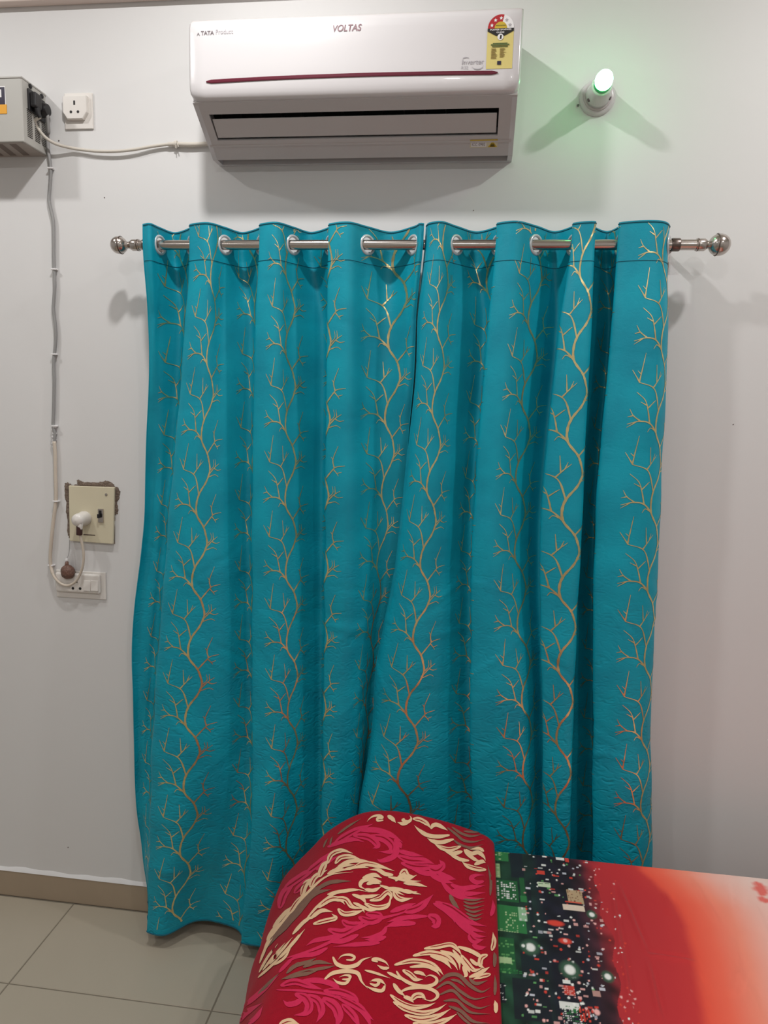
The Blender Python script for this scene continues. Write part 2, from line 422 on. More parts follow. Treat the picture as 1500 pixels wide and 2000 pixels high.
    for (a0, a1, b, hh) in ((.22,.78,.452,.018),(.15,.85,.424,.026),(.2,.8,.395,.016)):
        poly([(a0, b), (a1, b), (a1, b+hh), (a0, b+hh)], 5, M['ink_green'], 'label_print_line')
    rnd = random.Random(3)
    for k in range(9):
        b = .36-.022*k
        poly([(.17, b), (.36+rnd.uniform(-.05, .08), b), (.36, b+.011), (.17, b+.011)], 5, M['ink_brown'], 'label_print_line')
        if k < 8: poly([(.5, b), (.62+rnd.uniform(0, .2), b), (.66, b+.011), (.5, b+.011)], 5, M['ink_brown'], 'label_print_line')
    poly([(.42,.07),(.57,.07),(.57,.14),(.42,.14)], 5, M['navy'], 'label_emblem')
    # lower right sticker pair
    tq = [t_of(y, 940) for y in (272, 288)]
    def S2(px, t, lay):
        q = Pa+d*t+nrm*(.0006+.0003*lay); p = wy(px, 280, q[0]); return (p[0], q[0], q[1])
    tA, tB = tq
    stk = MB().add([S2(918, tB, 0), S2(972, tB, 0), S2(972, tA, 0), S2(918, tA, 0)], [(0,1,2,3)]).build('warning_sticker', M['sticker'], e, recalc=False)
    def spoly(pts, m, nm):
        MB().add([S2(x, tA+(tB-tA)*b, 1) for x, b in pts], [tuple(range(len(pts)))]).build(nm, m, stk, recalc=False)
    spoly([(918,.16),(972,.16),(972,0),(918,0)], M['lab_gold'], 'sticker_band')
    spoly([(953,.95),(971,.95),(962,.2)], M['lab_gold'], 'sticker_triangle')
    spoly([(957,.9),(967,.9),(965,.5),(959,.5)], M['ink_black'], 'sticker_symbol')
    spoly([(920,.88),(950,.88),(950,.28),(920,.28)], M['lab_white'], 'sticker_panel')
    p0 = np.array(S2(922, tA+(tB-tA)*.75, 2)); p1 = np.array(S2(922, tA+(tB-tA)*.4, 2)); zd = (p1-p0)/np.linalg.norm(p1-p0)
    text('ICC 0982', 'lettering', M['ink_grey'], stk, p0, (1,0,0), zd, np.linalg.norm(p1-p0), S2(948, tA, 0)[0]-S2(922, tA, 0)[0])
aircon()

# ------------------------------------------------------------------ voltage regulator box, its plug and cords
def regulator():
    D_ = .11
    tr = wy(42.5, 150, -D_); br = wy(45.5, 277, -D_)
    X1 = (tr[0]+br[0])/2; z0, z1 = br[2], tr[2]; X0 = X1-.30
    e = empty('voltage_regulator', ((X0+X1)/2, 0, z0), 'grey metal voltage regulator box with side vents mounted beside the wall socket', 'regulator')
    t = .0012
    b = MB().box((X0, -D_, z0), (X1, -.001, z1)); b.build('casing', M['box_metal'], e, bevel=.003)
    MB().box((X0-.002, -D_-.002, z1-.003), (X1+.0015, -.001, z1+.0018)).build('lid', M['box_metal'], e, bevel=.0012)
    MB().box((X0+.004, -D_+.004, z0-.0012), (X1-.004, -.004, z0)).build('base_plate', M['box_under'], e)
    # vents on the right side, dark raised strips for the slots' shade, with louvre lips
    vt = MB(); lp = MB()
    H = z1-z0
    for c, (ya, yb) in enumerate(((-.092, -.070), (-.058, -.036), (-.026, -.008))):
        n = 16; zb, zt = z0+.022-.006*c*0, z0+H*.56
        for k in range(n):
            z = zb+(zt-zb)*k/(n-1)
            vt.box((X1+.0002, ya, z-.0008), (X1+.0009, yb, z+.0008))
            lp.box((X1, ya, z+.0008), (X1+.0016, yb, z+.0013))
    vt.build('vent_slots', M['dark'], e)['kind'] = 'stuff'; lp.build('vent_lips', M['box_metal'], e)['kind'] = 'stuff'
    for k in range(6):
        x = X1-.05-.04*k; un = MB()
        un.add([(x, -.1, z0-.0016), (x+.02, -.1, z0-.0016), (x+.005, -.015, z0-.0016), (x-.015, -.015, z0-.0016)], [(0,1,2,3)])
        un.build('underside_slot', M['slot_brown'], e)
    # front panel graphics
    def fr(px, py): p = wy(px, py, -D_-.0006); return p
    a = fr(10, 170); c = fr(10, 204)
    MB().box((X0+.05, -D_-.0012, c[2]), (a[0]-.002, -D_-.0004, a[2])).build('display_panel', M['navy'], e)
    MB().box((X0+.048, -D_-.0008, c[2]-.002), (a[0], -D_-.0002, a[2]+.002)).build('display_frame', M['lab_white'], e)
    MB().box((a[0]-.016, -D_-.0016, c[2]+.018), (a[0]-.0115, -D_-.001, a[2]-.006)).build('display_digit', M['lab_white'], e)
    a = fr(13.5, 204); c = fr(13.5, 222)
    MB().box((a[0]-.045, -D_-.0014, c[2]), (a[0]-.001, -D_-.0002, a[2])).build('amber_sticker', M['amber'], e)
    # black sockets on the right face
    s1 = wx(60, 192, X1); 
    def rf(y, z): return (X1, y, z)
    zc = z0+H*.73
    MB().box((X1, -.088, zc-.030), (X1+.006, -.052, zc+.026)).build('socket', M['black_plastic'], e, bevel=.002)
    MB().box((X1, -.050, zc-.036), (X1+.005, -.012, zc+.022)).build('socket', M['black_plastic'], e, bevel=.002)
    for yy, zz in ((-.074, zc+.036), (-.022, zc+.032)): MB().lathe([(.006, 0), (.006, .004), (.003, .006)], (X1, yy, zz), (1, 0, 0), 12).build('screw', M['black_plastic'], e, smooth=True)
    # plug standing in the socket: its own thing
    p = empty('power_plug', (X1+.006, -.07, zc), 'black three-pin plug pushed into the side of the regulator box', 'plug')
    MB().box((X1+.006, -.086, zc-.02), (X1+.024, -.056, zc+.018)).build('plug_body', M['black_plastic'], p, bevel=.004)
    MB().tube([(X1+.016, -.07, zc-.018), (X1+.018, -.069, zc-.032), (X1+.022, -.066, zc-.042)], [.009, .007, .005], 12).build('strain_relief', M['black_plastic'], p, smooth=True)
    p2 = empty('power_plug', (X1+.005, -.03, zc), 'round black plug with grey lead in the rear regulator socket', 'plug')
    MB().lathe([(.019, 0), (.019, .012), (.015, .02)], (X1+.005, -.031, zc-.008), (1, 0, 0), 20).build('plug_body', M['black_plastic'], p2, smooth=True)
    # white cord to the air conditioner
    pts = [(X1+.022, -.066, zc-.040)]
    px = [(68, 237, -.055), (78, 256, -.045), (92, 271, -.035), (112, 282, -.025), (145, 290, -.012), (185, 295, -.013), (225, 295.5, -.014), (262, 292, -.013), (300, 285.5, -.010), (335, 281.5, -.010), (372, 282.5, -.010), (404, 281, -.010), (430, 280, -.012)]
    pts += [wy(x, y, Y) for x, y, Y in px]
    c = empty('supply_cord', pts[5], 'white cord sagging from regulator box to air conditioner', 'cord')
    cc = catmull(pts, 8)
    rad = [.0042 if q[0] < wy(330, 280, 0)[0] else .006 for q in cc]
    MB().tube(cc, rad, 10).build('cord', M['cord_white'], c, smooth='all')
    tp = MB(); k0 = wy(344, 281.5, -.011)
    tp.lathe([(.0085, -.004), (.0095, 0), (.0085, .004)], k0, (1, 0, 0), 14)
    tp.tube([k0+[0, -.004, .004], k0+[.003, -.008, -.014]], .0012, 6); tp.tube([k0+[.004, -.004, .004], k0+[.010, -.008, -.010]], .0012, 6)
    tp.build('string_tie', M['cord_white'], c, smooth=True)
    return X1, z0, zc
RX_, RZ0_, RZC_ = regulator()

for px_, py_, r_m in ((115, 275, .0022), (204, 386, .0016), (133, 1655, .0018), (925, 411, .0014), (1432, 829, .0016)):
    q_ = wy(px_, py_, 0); MB().lathe([(r_m, 0), (r_m*.8, .0012)], (q_[0], 0, q_[2]), (0, -1, 0), 10).build('nail_head', M['steel_dark'], WALL, smooth=True)

def grey_lead():
    pts = [(RX_+.022, -.031, RZC_-.02), (RX_+.016, -.018, RZC_-.06)]
    px = [(93, 262), (94, 290), (97, 312), (99, 330), (99, 345), (97, 372), (96, 392), (100, 412), (104, 432), (105, 465), (105, 495), (106, 527), (107, 560), (105, 590), (104.5, 605), (108, 635), (109, 660), (107.5, 680), (106, 695), (105, 715), (106, 745), (105.5, 775), (105, 803), (104, 830), (107, 848), (106, 868)]
    pts += [wy(x, y, -.008) for x, y in px]
    c = empty('wall_lead', pts[12], 'grey lead clipped down the wall below the regulator box', 'cord')
    MB().tube(catmull(pts, 6), .0046, 10).build('cord', M['cord_grey'], c, smooth='all')
    for x, y in ((99, 329), (106, 526), (106, 692), (107, 832)):
        q = wy(x, y, -.008)
        m = MB().box((q[0]-.0075, -.0145, q[2]-.0022), (q[0]+.0075, -.0005, q[2]+.0022))
        m.lathe([(.0022, 0), (.0022, .004)], (q[0]+.0085, -.009, q[2]), (0, -1, 0), 8)
        m.build('cable_clip', M['lab_white'], c, bevel=.001)
    # loose beige flex continuing to the plug, own thing
    pw = [(106, 862, -.009), (108, 890, -.009), (108.5, 930, -.009), (109.5, 965, -.009), (108, 990, -.009), (104, 1020, -.009), (100.5, 1055, -.010), (98.5, 1085, -.010), (100, 1108, -.012), (107, 1128, -.020), (121, 1141, -.026), (136, 1143, -.030), (150, 1133, -.034), (160, 1112, -.038), (163.5, 1090, -.042), (162, 1070, -.045), (158, 1052, -.048), (155.5, 1040, -.05)]
    p = [wy(*q) for q in pw]
    f = empty('loose_flex', p[8], 'beige flex looping down and back up into the white plug', 'cord')
    cc = catmull(p, 8); n = len(cc)
    MB().tube(cc, [.0052 if k < n*.5 else .0040 for k in range(n)], 10).build('cord', M['cord_beige'], f, smooth='all')
    for x, y in ((109.5, 979), (100, 1104)):
        q = wy(x, y, -.009)
        m = MB().box((q[0]-.0085, -.0155, q[2]-.0022), (q[0]+.0085, -.0005, q[2]+.0022)); m.build('cable_clip', M['lab_white'], f, bevel=.001)
    # filler lump where the lead is jointed
    q = wy(105, 853, -.006); m = MB(); rr = random.Random(2)
    for k in range(7):
        z = q[2]+.03-.010*k; m.lathe([(.0, -.006), (.006+rr.uniform(0, .003), 0), (.0, .007)], (q[0]+rr.uniform(-.004, .004), -.005, z), (0, -.2, 1), 10, cap=False)
    m.build('tape_joint', M['lab_white'], f, smooth='all')
grey_lead()

# ------------------------------------------------------------------ sockets and switch plates
def hexsock(name, px0, px1, label):
    """white 3-pin wall socket with bevelled hexagon face"""
    a = wy(*px0, 0); b = wy(*px1, 0); x0, x1, z1, z0 = a[0], b[0], a[2], b[2]
    e = empty(name, ((x0+x1)/2, 0, z0), label, 'socket')
    MB().box((x0, -.006, z0), (x1, -.0005, z1)).build('back_plate', M['cream_white'], e, bevel=.002)
    w = x1-x0; h = z1-z0
    f0, f1 = x0+.02*w, x0+.86*w; zt, zb = z1-.12*h, z0+.23*h
    def ring(ins, y): 
        return [(f0+ins, y, zb+.3*(zt-zb)), (f0+.14*w+ins*.6, y, zb+ins), (f1-.14*w-ins*.6, y, zb+ins), (f1-ins, y, zb+.3*(zt-zb)), (f1-ins, y, zt-ins), (f0+ins, y, zt-ins)]
    r0, r1, r2 = ring(0, -.006), ring(0, -.016), ring(.002, -.018)
    m = MB().add(r0+r1+r2, [(i, (i+1) % 6, 6+(i+1) % 6, 6+i) for i in range(6)]+[(6+i, 6+(i+1) % 6, 12+(i+1) % 6, 12+i) for i in range(6)]+[tuple(range(12, 18))])
    m.build('socket_face', M['cream_white'], e)
    cx = (f0+f1)/2; cz = (zt+zb)/2
    MB().box((cx-.0026, -.0186, cz+.006), (cx+.0026, -.0176, cz+.0175)).build('pin_hole', M['dark'], e, bevel=.001)
    for s in (-1, 1):
        MB().lathe([(.0037, 0), (.0037, .0008)], (cx+s*.0105, -.0178, cz-.012), (0, -1, 0), 14).build('pin_hole', M['dark'], e)
    return e
hexsock('wall_socket', (127, 184), (184, 253), 'white three-pin wall socket between regulator box and air conditioner')

def switch_area():
    # chipped plaster behind the cream plate: belongs to the wall
    outl = [(127,945),(131,942),(137,944),(141,948),(151,946),(150,938),(155,937),(160,941),(170,942),(185,942),(196,941),(206,939),(212,940),(220,944),(226,950),(232,953),(236,962),(233,972),(229,980),(231,995),(230,1003),(226,1004),(224,1020),(224,1062),(200,1060),(160,1056),(140,1056),(135,1050),(131,1040),(133,1020),(129,1000),(130,985),(127,970),(126,955)]
    inner = (178, 1000)
    rr = random.Random(4); pts = []
    for k in range(len(outl)):
        a = np.array(outl[k], float); b = np.array(outl[(k+1) % len(outl)], float)
        for j in range(4): pts.append(a+(b-a)*j/4+np.array([rr.uniform(-1, 1), rr.uniform(-1, 1)]))
    vs = []; n = len(pts)
    for q in pts: p = wy(q[0], q[1], 0); vs.append((p[0], -.0006, p[2]))
    for q in pts:
        q2 = q+(np.array(inner)-q)*.08; p = wy(q2[0], q2[1], 0); vs.append((p[0], -.0022-rr.uniform(0, .0015), p[2]))
    for q in pts:
        q2 = q+(np.array(inner)-q)*.3; p = wy(q2[0], q2[1], 0); vs.append((p[0], -.0015, p[2]))
    fs = [(i, (i+1) % n, n+(i+1) % n, n+i) for i in range(n)]+[(n+i, n+(i+1) % n, 2*n+(i+1) % n, 2*n+i) for i in range(n)]
    MB().add(vs, fs).build('chipped_plaster', M['mortar'], WALL)
    # cream plate
    P = [wy(*q, -.005) for q in ((138.5,1055.5),(223,1062),(225.5,951.5),(136.5,948))]
    e = empty('switch_plate', (P[0][0]+.07, 0, P[0][2]), 'cream switch plate set in chipped plaster beside the curtain', 'switch plate')
    vs = [(p[0], -.004, p[2]) for p in P]+[(p[0], -.0125, p[2]) for p in P]
    MB().add(vs, [(0,1,2,3),(4,5,6,7),(0,1,5,4),(1,2,6,5),(2,3,7,6),(3,0,4,7)]).build('plate', M['cream_plate'], e, bevel=.002)
    q = wy(207.5, 966, -.0125); MB().lathe([(.0045, 0), (.004, .0015), (.0, .002)], q, (0, -1, 0), 14, cap=False).build('screw', M['chrome'], e, smooth=True)
    # toggle switch
    q = wy(197.5, 1007, -.0125)
    MB().box((q[0]-.0085, -.0165, q[2]-.021), (q[0]+.0085, -.0115, q[2]+.021)).build('switch_frame', M['chrome'], e, bevel=.001)
    MB().box((q[0]-.0045, -.0172, q[2]-.004), (q[0]+.0035, -.0160, q[2]+.016)).build('switch_slot', M['dark'], e)
    MB().box((q[0]-.006, -.026, q[2]-.006), (q[0]+.001, -.016, q[2]+.006)).build('toggle', M['black_plastic'], e, bevel=.001)
    a = wy(163, 1044, -.0125); b = wy(186, 1045.5, -.0125)
    MB().box((a[0], -.0132, b[2]-.0009), (b[0], -.012, a[2]+.0009)).build('slot_mark', M['brown_tape'], e)
    # white plug standing proud of the plate
    q = wy(166, 1012, -.0125)
    p = empty('round_plug', (q[0], -.0125, q[2]), 'white round plug in the cream switch plate', 'plug')
    MB().lathe([(.0215, 0), (.0225, .006), (.0205, .016), (.019, .026), (.0195, .036), (.0175, .045), (.011, .05), (.0, .0515)], q, (0, -1, 0), 28, cap=False).build('plug_body', M['cream_white'], p, smooth='all')
    s = wy(157.5, 1019, -.052); s2 = wy(155, 1044, -.05)
    MB().tube([s+[0, .004, .008], s, (s+s2)/2, s2], [.008, .0085, .0075, .006], 14).build('cord_sleeve', M['cream_white'], p, smooth='all')
    a = wy(155.3, 1028.5, -.051); b = wy(155, 1044.5, -.05)
    MB().tube([a, b], .0088, 14).build('brown_tape', M['brown_tape'], p, smooth=True)
    # hanging brown ball on a thread
    c = wy(132.5, 1117, -.022); top = wy(136, 1055, -.008)
    h = empty('hanging_charm', (c[0], c[1], c[2]-.022), 'rusty brown ball hanging on a thread below the switch plate', 'ornament')
    m = MB(); nn, ll = 16, 10; rr = random.Random(8); R = .0225; vs = []; 
    for i in range(ll+1):
        for k in range(nn):
            t = math.pi*i/ll; ph = 2*math.pi*k/nn; r = R*(1+rr.uniform(-.06, .05)) if 0 < i < ll else R
            vs.append((c[0]+r*math.sin(t)*math.cos(ph), c[1]+.75*r*math.sin(t)*math.sin(ph), c[2]+r*math.cos(t)))
    m.add(vs, [(i*nn+k, i*nn+(k+1) % nn, (i+1)*nn+(k+1) % nn, (i+1)*nn+k) for i in range(ll) for k in range(nn)]).build('ball', M['rusty'], h, smooth='all')
    MB().lathe([(.006, 0), (.005, .010), (.003, .014)], c+[-.003, 0, .020], (.1, 0, 1), 12).build('neck', M['rusty'], h, smooth=True)
    MB().lathe([(.004, 0), (.005, .004), (.003, .008)], c+[-.0025, 0, .034], (.1, 0, 1), 12).build('bead', M['lab_white'], h, smooth=True)
    MB().tube(catmull([c+[-.002, 0, .040], (c+top)/2+[.001, 0, .01], top], 6), .0011, 6).build('thread', M['cord_grey'], h)
    # lower white combined switch and socket plate
    a = wy(110, 1112, 0); b = wy(209, 1171, 0)
    x0, x1, z1, z0 = a[0], b[0], a[2], b[2]
    e2 = empty('socket_plate', ((x0+x1)/2, 0, z0), 'white combined socket and double switch plate below the cream switch plate', 'socket')
    MB().box((x0, -.005, z0), (x1, -.0005, z1)).build('back_plate', M['cream_white'], e2, bevel=.002)
    MB().box((x0+.004, -.016, z0+.020), (x1-.014, -.005, z1-.006)).build('face', M['cream_white'], e2, bevel=.006)
    for px, py, r in ((142.5, 1149, .0042), (156.5, 1149.5, .0042), (150, 1137, .0026)):
        q = wy(px, py, -.0162); MB().lathe([(r, 0), (r, .0006)], q, (0, -1, 0), 14).build('pin_hole', M['dark'], e2)
    for xa, xb in ((164, 177), (178, 192)):
        q0 = wy(xa, 1154, -.016); q1 = wy(xb, 1134, -.016)
        m = MB().add([(q0[0], -.0155, q0[2]), (q1[0], -.0155, q0[2]), (q1[0], -.0155, q1[2]), (q0[0], -.0155, q1[2]), (q0[0]+.001, -.0205, q0[2]+.001), (q1[0]-.001, -.0205, q0[2]+.001), (q1[0]-.001, -.0172, q1[2]-.001), (q0[0]+.001, -.0172, q1[2]-.001)],
                     [(4,5,6,7),(0,1,5,4),(1,2,6,5),(2,3,7,6),(3,0,4,7)])
        m.build('rocker_switch', M['cream_white'], e2, bevel=.0008)
switch_area()

# ------------------------------------------------------------------ green bulb in its holder
def bulb():
    o = wy(1166, 192, 0); o[1] = 0
    e = empty('bulb_holder', o, 'white round bulb holder on the wall beside the air conditioner', 'bulb holder')
    MB().lathe([(.0445, 0), (.0445, .005), (.042, .009), (.036, .011)], o, (0, -1, 0), 40).build('base_plate', M['white_plastic'], e, smooth=True)
    MB().lathe([(.036, .010), (.0355, .016), (.033, .018)], o, (0, -1, 0), 40).build('ring', M['grey_plastic'], e, smooth=True)
    MB().lathe([(.032, .017), (.0315, .03), (.029, .045), (.026, .062), (.0255, .074), (.022, .078)], o, (0, -1, 0), 40).build('socket_body', M['white_plastic'], e, smooth='all')
    for t in (math.radians(215), math.radians(-28)):
        c = np.array([o[0]+.0305*math.cos(t), -.034, o[2]+.0305*math.sin(t)])
        MB().lathe([(.0045, -.001), (.0045, .002), (.003, .003)], c, (math.cos(t), 0, math.sin(t)), 10).build('bayonet_slot', M['ink_grey'], e, smooth=True)
    sc = MB(); q = o+np.array([-.047, -.004, -.018]); sc.lathe([(.003, 0), (.003, .003)], q, (0, -1, 0), 10); sc.build('screw', M['ink_grey'], e)
    b = empty('light_bulb', o+np.array([0, -.078, 0]), 'small glowing green bulb fitted in the wall holder', 'bulb')
    MB().lathe([(.0205, .070), (.0215, .082), (.0205, .090)], o, (0, -1, 0), 32).build('bulb_collar', mat('green_collar', srgb(40, 200, 110), .4, noise=(9, .05)), b, smooth=True)
    gm = mat('green_glow', (.7, 1, .8, 1), .4, noise=(5, .02), emit=((.13, 1.0, .30, 1), 26.0))
    MB().lathe([(.0195, .086), (.0212, .096), (.0208, .106), (.0185, .116), (.0135, .124), (.007, .1285), (.0, .130)], o, (0, -1, 0), 32, cap=False).build('glass_dome', gm, b, smooth='all')
bulb()

# ------------------------------------------------------------------ curtain rod
ROD_Y, ROD_Z = -.100, 2.069
def rod():
    a = wy(247, 477, ROD_Y); b = wy(1388, 478, ROD_Y)
    e = empty('curtain_rod', ((a[0]+b[0])/2, ROD_Y, ROD_Z), 'brushed steel curtain rod with ball finials', 'curtain rod')
    xa, xb = wy(262, 480, ROD_Y)[0], wy(1372, 480, ROD_Y)[0]
    MB().tube([(xa, ROD_Y, ROD_Z), (xb, ROD_Y, ROD_Z)], .0128, 28).build('rod', M['chrome'], e, smooth=True)
    for s, x, cx, R in ((-1, xa, wy(232.5, 477, ROD_Y)[0], .0232), (1, xb, wy(1405, 478, ROD_Y)[0], .0262)):
        fe = MB().lathe([(R*math.sin(t), -R*math.cos(t)) for t in np.linspace(.35, math.pi, 18)], (cx, ROD_Y, ROD_Z), (s, 0, 0), 32, cap=False).build('finial', M['chrome'], e, smooth='all')
        MB().lathe([(R*1.0, -.0016), (R*1.035, 0), (R*1.0, .0016)], (cx-s*R*.25, ROD_Y, ROD_Z), (s, 0, 0), 32, cap=False).build('finial_band', M['steel_dark'], fe, smooth=True)
        dd = abs(cx-x)-R
        MB().lathe([(.0145, -.016), (.0150, -.014), (.0150, .004), (.0125, .008), (.0085, dd*.6+.004), (.011, dd+.004)], (x, ROD_Y, ROD_Z), (s, 0, 0), 28).build('finial_neck', M['chrome'], fe, smooth=True)
        MB().lathe([(.0155, -.0013), (.0155, .0013)], (x-s*.012, ROD_Y, ROD_Z), (s, 0, 0), 28).build('neck_ring', M['steel_dark'], fe, smooth=True)
    for x, sgn in ((wy(1319, 480, ROD_Y)[0], 1), (wy(287, 480, ROD_Y)[0], -1)):
        br = MB().lathe([(.0150, -.010), (.0158, -.008), (.0158, .008), (.0150, .010)], (x, ROD_Y, ROD_Z), (1, 0, 0), 28, cap=False)
        br.box((x-.009, ROD_Y+.010, ROD_Z-.0025), (x+.009, -.003, ROD_Z+.0025))
        br.build('bracket', M['steel_dark'], e, smooth=True)
        MB().box((x-.012, -.0035, ROD_Z-.050), (x+.012, -.0005, ROD_Z+.022)).build('bracket_plate', M['chrome'], e, bevel=.001)
        MB().lathe([(.0042, 0), (.0035, .003)], (x-.002, -.0035, ROD_Z-.040), (0, -1, 0), 12).build('bracket_screw', M['chrome'], e, smooth=True)
rod()

# ------------------------------------------------------------------ curtains
def cloth_mat():
    m = bpy.data.materials.new('teal_satin'); m.use_nodes = True
    nt = m.node_tree; b = nt.nodes['Principled BSDF']; L = nt.links.new
    b.inputs['Roughness'].default_value = .5; b.inputs['Specular IOR Level'].default_value = .35
    b.inputs['Sheen Weight'].default_value = .06; b.inputs['Sheen Roughness'].default_value = .4
    b.inputs['Sheen Tint'].default_value = srgb(60, 200, 215)
    at = nt.nodes.new('ShaderNodeUVMap'); at.uv_map = 'cloth'
    n = nt.nodes.new('ShaderNodeTexNoise'); n.inputs['Scale'].default_value = 9; n.inputs['Detail'].default_value = 6
    L(at.outputs[0], n.inputs['Vector'])
    cr = nt.nodes.new('ShaderNodeValToRGB')
    cr.color_ramp.elements[0].position = .3; cr.color_ramp.elements[0].color = srgb(0, 142, 166)
    cr.color_ramp.elements[1].position = .75; cr.color_ramp.elements[1].color = srgb(0, 164, 186)
    L(n.outputs['Fac'], cr.inputs[0]); L(cr.outputs[0], b.inputs['Base Color'])
    # crushed creases: stronger toward the lower half of the cloth (relief in the weave)
    sep = nt.nodes.new('ShaderNodeSeparateXYZ'); L(at.outputs[0], sep.inputs[0])
    mr = nt.nodes.new('ShaderNodeMapRange'); mr.inputs['From Min'].default_value = .7; mr.inputs['From Max'].default_value = 1.7
    mr.inputs['To Min'].default_value = .12; mr.inputs['To Max'].default_value = 1.0
    L(sep.outputs['Y'], mr.inputs['Value'])
    mp = nt.nodes.new('ShaderNodeMapping'); mp.inputs['Scale'].default_value = (26, 44, 1); L(at.outputs[0], mp.inputs[0])
    w = nt.nodes.new('ShaderNodeTexNoise'); w.inputs['Scale'].default_value = 1.4; w.inputs['Detail'].default_value = 4; w.inputs['Distortion'].default_value = 1.2
    w.noise_type = 'RIDGED_MULTIFRACTAL' if hasattr(w, 'noise_type') else 'FBM'
    L(mp.outputs[0], w.inputs['Vector'])
    fine = nt.nodes.new('ShaderNodeTexNoise'); fine.inputs['Scale'].default_value = 420; L(at.outputs[0], fine.inputs['Vector'])
    bp = nt.nodes.new('ShaderNodeBump'); bp.inputs['Distance'].default_value = .007; L(w.outputs['Fac'], bp.inputs['Height']); 
    ml = nt.nodes.new('ShaderNodeMath'); ml.operation = 'MULTIPLY'; ml.inputs[1].default_value = .42; L(mr.outputs[0], ml.inputs[0]); L(ml.outputs[0], bp.inputs['Strength'])
    bp2 = nt.nodes.new('ShaderNodeBump'); bp2.inputs['Distance'].default_value = .0008; bp2.inputs['Strength'].default_value = .25
    L(fine.outputs['Fac'], bp2.inputs['Height']); L(bp.outputs['Normal'], bp2.inputs['Normal']); L(bp2.outputs['Normal'], b.inputs['Normal'])
    return m
M['cloth'] = cloth_mat()
M['thread'] = mat('teal_thread', srgb(0, 92, 112), .7, noise=(80, .1))
M['foil'] = mat('gold_foil', srgb(232, 206, 150), .3, metal=.85, noise=(45, .35))

# branch motif (units: measured photo-crop units, y down, node at origin)
ST = []
def st(w, *p): ST.append((w, np.array(p, float)))
st(12, (0,0),(-20,-40),(-80,-120),(-85,-210),(-60,-280),(-10,-350),(20,-430),(0,-510))
st(10, (-80,-120),(-140,-180),(-210,-190),(-285,-170))
st(7, (-140,-180),(-155,-250),(-180,-320),(-240,-370)); st(5, (-162,-270),(-120,-310),(-105,-322)); st(5, (-168,-290),(-210,-310))
st(6, (-200,-190),(-250,-225),(-275,-265)); st(5, (-250,-225),(-285,-215)); st(4, (-230,-185),(-285,-150)); st(5, (-95,-135),(-130,-150),(-150,-125))
st(9, (-15,-30),(40,-90),(75,-120),(140,-130)); st(7, (62,-112),(50,-170),(88,-260)); st(5, (52,-165),(35,-185)); st(5, (55,-105),(85,-75),(95,-60)); st(4, (85,-78),(118,-88))
st(9, (-70,-255),(-120,-390),(-230,-430)); st(6, (-225,-428),(-280,-505)); st(6, (-230,-430),(-215,-520),(-200,-610)); st(4, (-222,-480),(-245,-500))
st(6, (-130,-400),(-90,-450),(-50,-490)); st(5, (-105,-432),(-115,-540)); st(4, (-85,-456),(-70,-500))
st(8, (5,-390),(60,-440),(110,-470)); st(5, (60,-440),(95,-425),(130,-430)); st(4, (75,-450),(70,-500)); st(4, (15,-420),(55,-455),(50,-500)); st(4, (10,-380),(70,-395),(105,-380))
CU = .000400
PER = 510*CU

